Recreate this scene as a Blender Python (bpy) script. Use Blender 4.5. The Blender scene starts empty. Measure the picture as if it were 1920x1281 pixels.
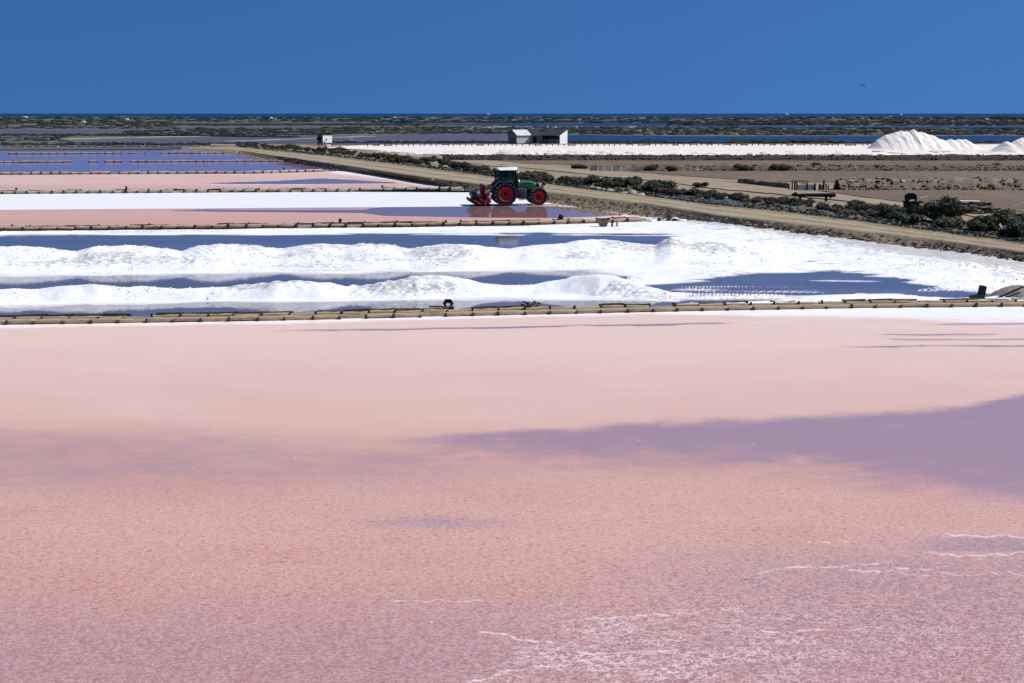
import bpy, math, random
import numpy as np
from mathutils import Vector, Matrix
random.seed(7); rng = np.random.default_rng(7)
R = math.radians
scene = bpy.context.scene
col = scene.collection

# ------------------------------------------------------------------ camera, sky, sun, exposure
FPX = 2400.0; HC = 7.7                     # focal length in 1920-wide pixels, eye height above the ponds (m)
TH = math.atan((640.5 - 213.0) / FPX)      # downward pitch
cam_d = bpy.data.cameras.new('camera'); cam = bpy.data.objects.new('camera', cam_d); col.objects.link(cam)
cam.location = (0, 0, HC); cam.rotation_euler = (math.pi / 2 - TH, 0, 0)
cam_d.sensor_width = 36; cam_d.lens = 36 * FPX / 1920; cam_d.clip_start = .5; cam_d.clip_end = 300000
scene.camera = cam
SUN_EL, SUN_AZ = 51.0, 1.0                # azimuth: degrees from +X towards +Y (sun to the right)
w = bpy.data.worlds.new('World'); scene.world = w; w.use_nodes = True
wt = w.node_tree; wt.nodes.clear()
def wn(t, **k):
    n = wt.nodes.new(t)
    for a, b in k.items(): setattr(n, a, b)
    return n
geo = wn('ShaderNodeNewGeometry'); tc = wn('ShaderNodeTexCoord')
# a very clear, dry sky: looked up above the horizon's whitish band, so it stays deep blue down to the sea
sep = wn('ShaderNodeSeparateXYZ'); wt.links.new(tc.outputs['Generated'], sep.inputs[0])
mx = wn('ShaderNodeMath', operation='MAXIMUM'); wt.links.new(sep.outputs[2], mx.inputs[0]); mx.inputs[1].default_value = 0
ma = wn('ShaderNodeMath', operation='MULTIPLY_ADD'); wt.links.new(mx.outputs[0], ma.inputs[0]); ma.inputs[1].default_value = .8; ma.inputs[2].default_value = .42
cb = wn('ShaderNodeCombineXYZ'); wt.links.new(sep.outputs[0], cb.inputs[0]); wt.links.new(sep.outputs[1], cb.inputs[1]); wt.links.new(ma.outputs[0], cb.inputs[2])
nv = wn('ShaderNodeVectorMath', operation='NORMALIZE'); wt.links.new(cb.outputs[0], nv.inputs[0])
sky = wn('ShaderNodeTexSky', sky_type='NISHITA', sun_disc=False, sun_elevation=R(SUN_EL), sun_rotation=R(90 - SUN_AZ))
sky.air_density = 1.0; sky.dust_density = 0.0; sky.ozone_density = 4.0; sky.altitude = 200
wt.links.new(nv.outputs[0], sky.inputs[0])
gm = wn('ShaderNodeHueSaturation'); gm.inputs['Saturation'].default_value = 1.26; gm.inputs['Hue'].default_value = .507
wt.links.new(sky.outputs[0], gm.inputs['Color'])
bg = wn('ShaderNodeBackground'); bg.inputs[1].default_value = .110
wt.links.new(gm.outputs[0], bg.inputs[0])
ow = wn('ShaderNodeOutputWorld'); wt.links.new(bg.outputs[0], ow.inputs[0])
sd = bpy.data.lights.new('sun', 'SUN'); sd.energy = 4.6; sd.angle = R(.5); sd.color = (1, .96, .89)
sun = bpy.data.objects.new('sun', sd); col.objects.link(sun)
sv = Vector((math.cos(R(SUN_EL)) * math.cos(R(SUN_AZ)), math.cos(R(SUN_EL)) * math.sin(R(SUN_AZ)), math.sin(R(SUN_EL))))
sun.rotation_euler = sv.to_track_quat('Z', 'Y').to_euler(); sun.location = (30, 60, 60)
vs = scene.view_settings
vs.view_transform = 'Standard'; vs.look = 'None'; vs.exposure = 0.0; vs.gamma = 1; vs.use_curve_mapping = False

# ------------------------------------------------------------------ photo pixels <-> the place
CT, ST = math.cos(TH), math.sin(TH)
def gp(px, py, z=0.0):
    """points of the level z under photo pixels (1920 x 1281)"""
    px = np.asarray(px, float); py = np.asarray(py, float)
    a = (px - 960) / FPX; b = (640.5 - py) / FPX
    dy = CT + b * ST; dz = -ST + b * CT
    t = (z - HC) / dz
    return np.stack([a * t, dy * t, np.broadcast_to(np.asarray(z, float), t.shape)], -1)
def P(px, py, z=0.0): return Vector(gp(px, py, z).tolist())
def to_px(v):
    v = np.asarray(v, float); x, y, z = v[..., 0], v[..., 1], v[..., 2] - HC
    d = y * CT - z * ST; u = y * ST + z * CT
    return 960 + FPX * x / d, 640.5 - FPX * u / d
def ppm(py, z=0.0):
    q = gp(960, py, z); return FPX / (q[1] * CT - (z - HC) * ST)
def crest_z(py, Y):
    b = (640.5 - np.asarray(py, float)) / FPX
    return HC + Y * (-ST + b * CT) / (CT + b * ST)

# ------------------------------------------------------------------ noise
def _hash(ix, iy, s):
    n = (ix.astype(np.int64) * 374761393 + iy.astype(np.int64) * 668265263 + s * 1274126177) & 0x7fffffff
    n = ((n ^ (n >> 13)) * 1274126177) & 0x7fffffff
    return ((n ^ (n >> 16)) & 0xffff) / 65535.0
def vnoise(x, y, s=0):
    ix, iy = np.floor(x), np.floor(y); fx, fy = x - ix, y - iy
    fx = fx * fx * (3 - 2 * fx); fy = fy * fy * (3 - 2 * fy)
    a, b = _hash(ix, iy, s), _hash(ix + 1, iy, s); c, d = _hash(ix, iy + 1, s), _hash(ix + 1, iy + 1, s)
    return (a * (1 - fx) + b * fx) * (1 - fy) + (c * (1 - fx) + d * fx) * fy
def fbm(x, y, o=4, s=0):
    t, a, n = 0, .5, 0
    for k in range(o): t = t + a * vnoise(x * 2 ** k, y * 2 ** k, s + k); n += a; a *= .5
    return t / n
def sstep(a, b, x):
    t = np.clip((x - a) / (b - a), 0, 1); return t * t * (3 - 2 * t)
def itp(pts, x):
    p = np.array(pts, float); return np.interp(x, p[:, 0], p[:, 1])
def sdf(px, py, poly, wy=4.0):
    """signed distance (inside > 0) in photo pixels, rows weighted"""
    q = np.array(poly, float) * [1, wy]; x, y = px, py * wy
    ins = np.zeros(np.shape(x), bool); dm = np.full(np.shape(x), 1e9)
    for i in range(len(q)):
        a, b = q[i], q[(i + 1) % len(q)]
        e = b - a; t = np.clip(((x - a[0]) * e[0] + (y - a[1]) * e[1]) / max(e @ e, 1e-9), 0, 1)
        dm = np.minimum(dm, np.hypot(x - a[0] - e[0] * t, y - a[1] - e[1] * t))
        if a[1] != b[1]:
            c = ((a[1] > y) != (b[1] > y)) & (x < (b[0] - a[0]) * (y - a[1]) / (b[1] - a[1]) + a[0]); ins ^= c
    return np.where(ins, dm, -dm)

# ------------------------------------------------------------------ objects
def tag(o, label=None, cat=None, group=None, kind=None):
    if label: o['label'] = label
    if cat: o['category'] = cat
    if group: o['group'] = group
    if kind: o['kind'] = kind
    return o
def link(name, me, parent=None, mat=None):
    o = bpy.data.objects.new(name, me); col.objects.link(o)
    if parent: o.parent = parent
    if mat is not None and me is not None and not me.materials: me.materials.append(mat)
    return o
def thing(name, loc, label, cat, group=None, rz=0.0):
    o = bpy.data.objects.new(name, None); col.objects.link(o); o.location = loc; o.rotation_euler = (0, 0, rz)
    o.empty_display_size = .2
    return tag(o, label, cat, group)
def mesh_np(name, v, f, smooth=True):
    v = np.asarray(v, np.float32).reshape(-1, 3); f = np.asarray(f, np.int32); k = f.shape[1]
    me = bpy.data.meshes.new(name); me.vertices.add(len(v)); me.vertices.foreach_set('co', v.ravel())
    me.loops.add(f.size); me.loops.foreach_set('vertex_index', f.ravel())
    me.polygons.add(len(f)); me.polygons.foreach_set('loop_start', np.arange(0, f.size, k, dtype=np.int32))
    me.polygons.foreach_set('loop_total', np.full(len(f), k, np.int32))
    me.update(calc_edges=True); me.polygons.foreach_set('use_smooth', np.full(len(f), smooth)); me.update()
    return me
def attr(me, name, val):
    a = me.attributes.new(name, 'FLOAT', 'POINT'); a.data.foreach_set('value', np.asarray(val, np.float32).ravel())
def grid_faces(nr, nc):
    i = np.arange(nr * nc).reshape(nr, nc)
    return np.stack([i[:-1, :-1], i[:-1, 1:], i[1:, 1:], i[1:, :-1]], -1).reshape(-1, 4)

class MB:
    """collects shapes into one mesh"""
    def __init__(s): s.v, s.f = [], []
    def add(s, v, f):
        o = len(s.v); s.v += [tuple(p) for p in v]; s.f += [tuple(i + o for i in q) for q in f]; return s
    def box(s, c, d, rot=None, taper=1.0):
        x, y, z = d[0] / 2, d[1] / 2, d[2] / 2; t = taper
        v = [Vector(p) for p in ((-x, -y, -z), (x, -y, -z), (x, y, -z), (-x, y, -z), (-x * t, -y * t, z), (x * t, -y * t, z), (x * t, y * t, z), (-x * t, y * t, z))]
        if rot: 
            m = Matrix.Rotation(rot[2], 3, 'Z') @ Matrix.Rotation(rot[1], 3, 'Y') @ Matrix.Rotation(rot[0], 3, 'X'); v = [m @ p for p in v]
        return s.add([p + Vector(c) for p in v], [(0, 3, 2, 1), (4, 5, 6, 7), (0, 1, 5, 4), (1, 2, 6, 5), (2, 3, 7, 6), (3, 0, 4, 7)])
    def cyl(s, a, b, r0, r1=None, n=8, cap=True):
        a, b = Vector(a), Vector(b); r1 = r0 if r1 is None else r1
        d = (b - a).normalized(); u = d.orthogonal().normalized(); w_ = d.cross(u)
        v = []
        for c, r in ((a, r0), (b, r1)):
            v += [c + (u * math.cos(2 * math.pi * k / n) + w_ * math.sin(2 * math.pi * k / n)) * r for k in range(n)]
        f = [(k, (k + 1) % n, n + (k + 1) % n, n + k) for k in range(n)]
        if cap: f += [tuple(range(n - 1, -1, -1)), tuple(range(n, 2 * n))]
        return s.add(v, f)
    def lathe(s, prof, c, n=28):
        """profile of (radius, y) turned about the y axis through c"""
        v = []; m = len(prof)
        for k in range(n):
            a = 2 * math.pi * k / n
            v += [(c[0] + r * math.cos(a), c[1] + y, c[2] + r * math.sin(a)) for r, y in prof]
        f = [(k * m + j, k * m + j + 1, ((k + 1) % n) * m + j + 1, ((k + 1) % n) * m + j) for k in range(n) for j in range(m - 1)]
        return s.add(v, f)
    def prism(s, poly, y0, y1):
        """outline of (x, z) pushed from y0 to y1"""
        n = len(poly); v = [(x, y0, z) for x, z in poly] + [(x, y1, z) for x, z in poly]
        f = [tuple(range(n)), tuple(range(2 * n - 1, n - 1, -1))] + [(k, n + k, n + (k + 1) % n, (k + 1) % n) for k in range(n)]
        return s.add(v, f)
    def sheet_strip(s, pts, y0, y1, th=.04):
        """a bent plate following (x, z) points"""
        for (x0, z0), (x1, z1) in zip(pts, pts[1:]):
            s.prism([(x0, z0), (x1, z1), (x1, z1 + th), (x0, z0 + th)], y0, y1)
        return s
    def mesh(s, name, smooth=False, bevel=0):
        me = bpy.data.meshes.new(name); me.from_pydata([tuple(p) for p in s.v], [], s.f)
        import bmesh
        bm = bmesh.new(); bm.from_mesh(me); bmesh.ops.recalc_face_normals(bm, faces=bm.faces)
        if bevel: bmesh.ops.bevel(bm, geom=list(bm.edges), offset=bevel, segments=1, affect='EDGES', clamp_overlap=True)
        bm.to_mesh(me); bm.free()
        if smooth:
            for p in me.polygons: p.use_smooth = True
        me.update(); return me
    def build(s, name, mat, parent=None, smooth=False, bevel=0):
        return link(name, s.mesh(name, smooth, bevel), parent, mat)

# ------------------------------------------------------------------ materials
class NT:
    def __init__(s, name):
        s.m = bpy.data.materials.new(name); s.m.use_nodes = True; s.t = s.m.node_tree; s.t.nodes.clear()
        s.out = s.t.nodes.new('ShaderNodeOutputMaterial')
    def n(s, t, **k):
        x = s.t.nodes.new(t)
        for a, b in k.items(): setattr(x, a, b)
        return x
    def put(s, sock, v):
        if isinstance(v, bpy.types.NodeSocket): s.t.links.new(v, sock)
        elif isinstance(v, (tuple, list)): sock.default_value = tuple(v) + ((1,) if len(v) == 3 and sock.type == 'RGBA' else ())
        else: sock.default_value = v
    def pos(s): return s.n('ShaderNodeNewGeometry').outputs['Position']
    def obj(s): return s.n('ShaderNodeTexCoord').outputs['Object']
    def rnd(s): return s.n('ShaderNodeObjectInfo').outputs['Random']
    def attr(s, a): return s.n('ShaderNodeAttribute', attribute_name=a).outputs['Fac']
    def scale(s, v, k, off=None):
        x = s.n('ShaderNodeMapping'); s.put(x.inputs[0], v); x.inputs['Scale'].default_value = k
        if off is not None: s.put(x.inputs['Location'], off)
        return x.outputs[0]
    def noise(s, v, sc, det=4, ro=.55, dist=0):
        x = s.n('ShaderNodeTexNoise'); s.put(x.inputs['Vector'], v); x.inputs['Scale'].default_value = sc
        x.inputs['Detail'].default_value = det; x.inputs['Roughness'].default_value = ro; x.inputs['Distortion'].default_value = dist
        return x.outputs[0]
    def vor(s, v, sc, feat='F1', out=0):
        x = s.n('ShaderNodeTexVoronoi', feature=feat); s.put(x.inputs['Vector'], v); x.inputs['Scale'].default_value = sc; return x.outputs[out]
    def math(s, op, a, b=0.0, c=0.0, clamp=False):
        x = s.n('ShaderNodeMath', operation=op, use_clamp=clamp)
        for i, q in enumerate((a, b, c)): s.put(x.inputs[i], q)
        return x.outputs[0]
    def mr(s, v, a, b, c=0.0, d=1.0, smooth=True):
        x = s.n('ShaderNodeMapRange', interpolation_type='SMOOTHSTEP' if smooth else 'LINEAR')
        for i, q in enumerate((v, a, b, c, d)): s.put(x.inputs[i], q)
        return x.outputs[0]
    def mix(s, f, a, b):
        x = s.n('ShaderNodeMix', data_type='RGBA'); s.put(x.inputs[0], f); s.put(x.inputs[6], a); s.put(x.inputs[7], b); return x.outputs[2]
    def lerp(s, f, a, b):
        x = s.n('ShaderNodeMix', data_type='FLOAT'); s.put(x.inputs[0], f); s.put(x.inputs[2], a); s.put(x.inputs[3], b); return x.outputs[0]
    def bump(s, h, dist, st=1.0, nrm=None):
        x = s.n('ShaderNodeBump'); s.put(x.inputs['Height'], h); s.put(x.inputs['Distance'], dist); s.put(x.inputs['Strength'], st)
        if nrm is not None: s.put(x.inputs['Normal'], nrm)
        return x.outputs[0]
    def pr(s, colr, ro=.5, spec=.5, nrm=None, **k):
        x = s.n('ShaderNodeBsdfPrincipled'); s.put(x.inputs['Base Color'], colr); s.put(x.inputs['Roughness'], ro); s.put(x.inputs['Specular IOR Level'], spec)
        if nrm is not None: s.put(x.inputs['Normal'], nrm)
        for a, b in k.items(): s.put(x.inputs[a.replace('_', ' ')], b)
        return x.outputs[0]
    def mixs(s, f, a, b):
        x = s.n('ShaderNodeMixShader'); s.put(x.inputs[0], f); s.put(x.inputs[1], a); s.put(x.inputs[2], b); return x.outputs[0]
    def done(s, sh): s.t.links.new(sh, s.out.inputs[0]); return s.m

def plain(name, c, ro=.5, spec=.4, var=.25, sc=6.0, metal=0.0, bump=.004):
    """paint, metal, wood: one colour with wear"""
    t = NT(name); p = t.obj(); n = t.noise(p, sc, 5, .6)
    dark = tuple(x * (1 - var) for x in c); lite = tuple(min(1, x * (1 + var)) for x in c)
    cc = t.mix(t.mr(n, .3, .7), dark, lite)
    return t.done(t.pr(cc, t.lerp(n, max(.05, ro - .1), min(1, ro + .15)), spec, t.bump(t.noise(p, sc * 6, 3), bump), Metallic=metal))

def m_brine():
    """shallow brine over pink salt: attributes pale, mauve, salt, wet, crust"""
    t = NT('brine'); p = t.pos()
    st = t.noise(t.scale(p, (.25, .9, 1)), 1.0, 6, .6)
    fine = t.noise(t.scale(p, (11, 11, 1)), 1.0, 3, .65, .8)
    rip = t.noise(t.scale(p, (19, 24, 1)), 1.0, 2, .5, .8)
    med = t.noise(t.scale(p, (.9, 2.2, 1)), 1.0, 5, .62)
    j = t.math('SUBTRACT', st, .5); jm = t.math('SUBTRACT', med, .5)
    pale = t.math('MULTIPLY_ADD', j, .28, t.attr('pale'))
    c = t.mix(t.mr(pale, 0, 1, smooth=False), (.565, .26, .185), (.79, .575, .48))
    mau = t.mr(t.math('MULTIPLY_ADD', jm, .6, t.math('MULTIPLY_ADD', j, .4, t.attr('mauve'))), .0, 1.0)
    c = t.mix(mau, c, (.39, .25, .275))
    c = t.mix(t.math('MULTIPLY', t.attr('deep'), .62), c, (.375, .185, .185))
    # grains of the bed: dark pits, pale worm-like salt threads
    gr = t.attr('grain'); cr = t.attr('crust')
    c = t.mix(t.math('MULTIPLY', t.mr(fine, .50, .30), t.math('MULTIPLY_ADD', gr, .85, .10)), c, (.29, .14, .15))
    wv = t.n('ShaderNodeVectorMath', operation='ADD'); t.put(wv.inputs[0], t.scale(p, (9.5, 11.0, 1))); wo = t.n('ShaderNodeTexNoise'); t.put(wo.inputs['Vector'], p); wo.inputs['Scale'].default_value = 14; wo.inputs['Detail'].default_value = 2; t.put(wv.inputs[1], wo.outputs['Color'])
    worm = t.math('ABSOLUTE', t.math('SUBTRACT', t.noise(wv.outputs[0], 1.0, 2, .5), .5))
    wm = t.mr(worm, .012, .075, 1, 0)
    wi = t.math('ADD', t.math('MULTIPLY_ADD', gr, .40, .06), t.math('MULTIPLY', t.mr(t.math('MULTIPLY_ADD', jm, 1.6, cr), .2, 1.0), .62))
    c = t.mix(t.math('MULTIPLY', wm, wi, clamp=True), c, (.78, .56, .54))
    web = t.vor(t.scale(wv.outputs[0], (.24, .38, 1)), 1.0, 'DISTANCE_TO_EDGE')
    webm = t.math('MULTIPLY', t.mr(t.math('MULTIPLY_ADD', t.math('SUBTRACT', fine, .5), .16, web), .045, .0), t.mr(t.math('MULTIPLY_ADD', jm, 1.4, cr), .35, .75))
    c = t.mix(t.math('MULTIPLY', webm, .72), c, (.86, .72, .70))
    c = t.mix(t.math('MULTIPLY', t.mr(rip, .52, .70), t.math('MULTIPLY_ADD', gr, .30, .05)), c, (.82, .60, .55))
    c = t.mix(t.math('MULTIPLY', t.mr(t.math('MULTIPLY_ADD', t.math('SUBTRACT', fine, .5), 1.0, t.attr('thread')), .25, .85), .74), c, (.86, .72, .70))
    spark = t.mr(t.vor(t.scale(p, (1.1, .8, 1)), 1.0), .028, .018)
    c = t.mix(t.math('MULTIPLY', spark, .8), c, (.9, .88, .88))
    sa = t.mr(t.math('MULTIPLY_ADD', j, .7, t.math('MULTIPLY_ADD', jm, .5, t.attr('salt'))), .30, .80)
    c = t.mix(sa, c, (.92, .90, .87))
    h = t.math('ADD', t.math('MULTIPLY', fine, .6), t.math('MULTIPLY', rip, .4))
    bst = t.lerp(mau, .45, .22)
    nb = t.bump(h, .030, bst)
    dry = t.pr(c, t.lerp(mau, .42, .22), t.lerp(mau, .16, .45), nb)
    wet = t.mr(t.math('MULTIPLY_ADD', j, .5, t.math('MULTIPLY_ADD', jm, .25, t.attr('wet'))), .38, .62)
    nw = t.bump(t.noise(t.scale(p, (1.2, 2.5, 1)), 1.0, 2), .0015, .4)
    wc = t.mix(.72, c, (.15, .085, .11))
    mir = t.pr(wc, .03, .5, nw, IOR=1.33)
    return t.done(t.mixs(wet, dry, mir))
def m_salt(name='salt', a=(.88, .88, .885), b=(.78, .775, .77), wetline=True, amp=.03):
    t = NT(name); p = t.pos()
    n1 = t.noise(t.scale(p, (1.0, 1.0, 1.0)), .8, 5, .6); n2 = t.noise(p, 6, 4, .6); lum = t.vor(p, 4.5)
    c = t.mix(t.mr(n1, .38, .70), a, b)
    c = t.mix(t.math('MULTIPLY', t.mr(lum, .12, .05), t.mr(n1, .45, .6)), c, (.45, .42, .40))
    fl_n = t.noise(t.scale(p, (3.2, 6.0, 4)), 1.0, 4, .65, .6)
    c = t.mix(t.math('MULTIPLY', t.mr(t.math('MULTIPLY_ADD', t.attr('dirt'), .44, fl_n), .62, .80), .66), c, (.34, .31, .28))  # soiled salt by the bank; on heaps, tread-mark shadows painted as flecks
    h = t.math('ADD', t.math('MULTIPLY', n2, .7), t.math('MULTIPLY', n1, .8))
    nb = t.bump(h, amp, .8)
    ro, sp = .75, .25
    if wetline:
        z = t.n('ShaderNodeSeparateXYZ'); t.put(z.inputs[0], p)
        damp = t.mr(t.math('MULTIPLY_ADD', t.math('SUBTRACT', n1, .5), .03, z.outputs[2]), .002, .03, 1, 0)
        c = t.mix(t.math('MULTIPLY', damp, .55), c, (.55, .46, .47)); ro = t.lerp(damp, .75, .25); sp = t.lerp(damp, .25, .5)
    return t.done(t.pr(c, ro, sp, nb))
def m_water(name, c, ro=.04, spec=.5, amp=.004, sx=(1.5, 4, 1)):
    t = NT(name); p = t.pos(); n = t.noise(t.scale(p, sx), 1.0, 4, .6); l = t.noise(t.scale(p, (.05, .3, 1)), 1.0, 3)
    cc = t.mix(t.mr(l, .3, .7), tuple(x * .85 for x in c), tuple(x * 1.15 for x in c))
    return t.done(t.pr(cc, ro, spec, t.bump(n, amp, .6), IOR=1.33))
def m_soil(name, stops, sc=.5, stretch=(1, 1, 1), bump=.05, ro=.95):
    t = NT(name); p = t.scale(t.pos(), stretch)
    n1 = t.noise(p, sc, 6, .65); n2 = t.noise(p, sc * 9, 4, .6)
    c = t.mix(t.mr(n1, .32, .68), stops[0], stops[1]); c = t.mix(t.mr(n2, .45, .75, 0, .8), c, stops[2])
    return t.done(t.pr(c, ro, .15, t.bump(t.math('ADD', n1, n2), bump, .8)))
def m_bank():
    """dirt track and its banks: attribute track (1 on the worn top)"""
    t = NT('track_earth'); p = t.pos()
    n1 = t.noise(p, .35, 6, .65); n2 = t.noise(p, 3.0, 5, .65); n3 = t.noise(p, 11, 3, .6)
    tk = t.attr('track'); rut = t.attr('rut')
    top = t.mix(t.mr(n1, .35, .65), (.225, .178, .112), (.315, .25, .16)); top = t.mix(t.mr(n3, .55, .8, 0, .7), top, (.44, .39, .29))
    top = t.mix(t.math('MULTIPLY', rut, t.mr(n2, .3, .7, .5, 1)), top, (.46, .39, .27))
    sl = t.mix(t.mr(n2, .35, .65), (.17, .13, .085), (.275, .215, .145)); sl = t.mix(t.mr(n1, .45, .7, 0, .7), sl, (.19, .155, .09)); sl = t.mix(t.mr(n3, .62, .75, 0, .6), sl, (.38, .32, .25))
    c = t.mix(t.mr(t.math('MULTIPLY_ADD', t.math('SUBTRACT', n2, .5), .7, tk), .45, .75), sl, top)
    edge = t.attr('edge')
    c = t.mix(t.mr(t.math('MULTIPLY_ADD', t.math('SUBTRACT', n2, .5), .8, edge), .35, .8), c, (.52, .40, .31))
    return t.done(t.pr(c, .95, .12, t.bump(t.math('ADD', n2, t.math('MULTIPLY', n3, .5)), .09, .9)))
def m_leaf(name, a, b, c_):
    t = NT(name); r = t.rnd(); l = t.attr('tint')
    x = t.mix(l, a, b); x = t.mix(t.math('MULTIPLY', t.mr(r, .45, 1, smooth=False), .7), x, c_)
    return t.done(t.pr(x, .75, .2))
def m_tint(name, stops, ro=.9):
    t = NT(name); l = t.attr('tint'); x = t.n('ShaderNodeValToRGB'); t.put(x.inputs[0], l)
    e = x.color_ramp.elements
    while len(e) < len(stops): e.new(.5)
    for k, (p, c) in enumerate(stops): e[k].position = p; e[k].color = tuple(c) + (1,)
    return t.done(t.pr(x.outputs[0], ro, .15))
def m_wood(name, a, b, c_, ro=.85):
    t = NT(name); p = t.obj(); r = t.rnd()
    off = t.n('ShaderNodeCombineXYZ'); t.put(off.inputs[0], t.math('MULTIPLY', r, 37.0)); t.put(off.inputs[1], t.math('MULTIPLY', r, 11.0))
    pv = t.scale(p, (2.5, 14, 14), off.outputs[0]); n = t.noise(pv, 1.0, 5, .65); n2 = t.noise(t.scale(p, (3, 3, 3), off.outputs[0]), 1.0, 4)
    c = t.mix(t.mr(n, .3, .7), a, b); c = t.mix(t.mr(n2, .48, .7, 0, .85), c, c_); c = t.mix(t.math('MULTIPLY', r, .35), c, a)
    return t.done(t.pr(c, ro, .2, t.bump(n, .012, .8)))

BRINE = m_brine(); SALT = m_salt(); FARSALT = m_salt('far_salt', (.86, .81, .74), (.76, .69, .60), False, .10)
PANSALT = m_salt('pan_salt', (.84, .79, .72), (.70, .61, .53), False, .05)
MAUVEW = m_water('mauve_water', (.13, .12, .16), .03, .5, .003)
VIOLETW = m_water('violet_water', (.35, .20, .30), .05, .5, .006, (1, 3, 1))
SEAW = m_water('sea_water', (.006, .04, .115), .5, .12, .02, (.02, .05, 1))
LAGOON = m_water('lagoon_water', (.012, .045, .13), .45, .12, .02, (.2, .5, 1))
MUDW = m_water('mud_water', (.10, .09, .115), .4, .25, .02, (.2, .6, 1))
GROUND = m_soil('dry_soil', ((.17, .135, .085), (.27, .22, .14), (.10, .085, .05)), .08, (1, .35, 1), .1)
SCRUBG = m_soil('scrub_soil', ((.085, .08, .06), (.165, .145, .11), (.055, .06, .05)), .02, (1, .25, 1), .1)
FIELD = m_soil('field_soil', ((.25, .195, .125), (.34, .275, .185), (.17, .125, .085)), .25, (1, .5, 1), .08)
MUD = m_soil('pan_mud', ((.155, .112, .075), (.195, .145, .10), (.12, .088, .065)), .12, (.6, .3, 1), .03)
DITCH = m_soil('ditch_mud', ((.095, .085, .075), (.15, .13, .085), (.07, .07, .065)), .3, (1, .5, 1), .06)
BANK = m_bank()
LEAF = m_leaf('shrub_leaf', (.028, .034, .018), (.135, .138, .065), (.13, .105, .068))
LEAFG = m_leaf('grey_shrub_leaf', (.024, .027, .020), (.100, .100, .070), (.070, .064, .052))
STEM = plain('shrub_stem', (.10, .075, .05), .9, .1)
SCRUB = m_tint('scrub_leaf', ((0, (.012, .020, .021)), (.5, (.030, .040, .032)), (.8, (.085, .085, .062)), (1, (.28, .25, .18))))
STONE = m_tint('rubble_stone', ((0, (.05, .035, .03)), (.5, (.15, .11, .085)), (.85, (.27, .21, .16)), (1, (.46, .40, .32))))
TUFT = m_tint('dry_tuft', ((0, (.10, .075, .045)), (.5, (.20, .155, .095)), (1, (.38, .31, .20))))
LOG = m_wood('pale_log', (.36, .27, .16), (.56, .45, .30), (.20, .14, .08))
LOGD = m_wood('dark_board', (.10, .07, .045), (.20, .145, .095), (.33, .26, .18))
STAKE = m_wood('dark_stake', (.05, .036, .026), (.11, .08, .055), (.03, .022, .018))
BOULD = plain('boulder', (.50, .44, .33), .9, .15, .3, 2.0, 0, .05)

# ------------------------------------------------------------------ the setting
def sheet(name, top, bot, z, x0, x1, dx, ny, mat, attrs=None, kind='structure', wob=0.0, zn=0.0, bow=1.0):
    """level sheet whose outline follows two edges seen in the photo"""
    nx = int((x1 - x0) / dx) + 1; xs = np.linspace(x0, x1, nx); t = np.linspace(0, 1, ny)[:, None] ** bow
    yt, yb = itp(top, xs), itp(bot, xs)
    if wob: yt = yt + (fbm(xs * .02, xs * 0 + 3, 4, 5) - .5) * wob; yb = yb + (fbm(xs * .02, xs * 0 + 9, 4, 6) - .5) * wob
    px = np.broadcast_to(xs, (ny, nx)); py = yt + (yb - yt) * t
    v = gp(px, py, z)
    if zn: v[..., 2] += (fbm(v[..., 0] * .3, v[..., 1] * .3, 4, 3) - .5) * zn
    me = mesh_np(name, v, grid_faces(ny, nx))
    if attrs:
        for k, a in attrs(px, py, v).items(): attr(me, k, np.broadcast_to(a, px.shape))
    o = link(name, me, None, mat)
    if kind: o['kind'] = kind
    return o
def level(name, x0, x1, y0, y1, z, mat):
    o = link(name, mesh_np(name, [(x0, y0, z), (x1, y0, z), (x1, y1, z), (x0, y1, z)], [(0, 1, 2, 3)]), None, mat); o['kind'] = 'structure'; return o
level('ground', -2500, 2500, -60, 2950, -.10, GROUND)
level('sea', -120000, 120000, 2850, 160000, -.2, SEAW)
ZR = .45     # level of the fields right of the track
# far scrubland behind everything
sheet('scrubland', [(-2000, 219.6), (4000, 219.6)], [(-2000, 283), (300, 280), (440, 272), (640, 272), (4000, 272)], .10, -2000, 4000, 20, 60, SCRUBG, bow=1.6)
# water bodies on the scrubland
FARW = [('lagoon', [(930, 255.5), (1050, 253.5), (1300, 255.5), (1920, 254.5), (3000, 254)], [(930, 258), (1050, 267.5), (2000, 268), (3000, 268)], 930, 3000, LAGOON),
        ('lagoon', [(1250, 237), (1500, 236.6), (3000, 236.5)], [(1250, 238), (1600, 241.5), (3000, 242)], 1250, 3000, LAGOON),
        ('lagoon', [(760, 232), (1100, 231), (1500, 230.5)], [(760, 234), (1000, 236.5), (1500, 235.5)], 760, 1500, LAGOON),
        ('lagoon', [(330, 231.2), (800, 230.5)], [(330, 233.5), (800, 234)], 330, 800, LAGOON),
        ('mud_pond', [(560, 259), (640, 257.5), (720, 254.5), (900, 252), (1010, 250)], [(560, 268), (640, 269), (1010, 268)], 560, 1010, MUDW),
        ('mud_pond', [(100, 266), (300, 261), (460, 258), (600, 255)], [(100, 268.5), (300, 269.5), (600, 267)], 100, 600, MUDW),
        ('mud_pond', [(-900, 246), (60, 243), (260, 243)], [(-900, 251), (60, 252.5), (260, 247)], -900, 260, MUDW),
        ('mud_pond', [(280, 239.5), (600, 238)], [(280, 244), (600, 241)], 280, 600, MUDW)]
for k, (n, a, b, x0, x1, m) in enumerate(FARW): sheet(n, a, b, .13 + .004 * k, x0, x1, 12, 6, m, wob=1.2)
PALE = m_soil('pale_shore', ((.42, .38, .32), (.52, .47, .40), (.30, .26, .2)), .1, (1, .3, 1))
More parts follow.
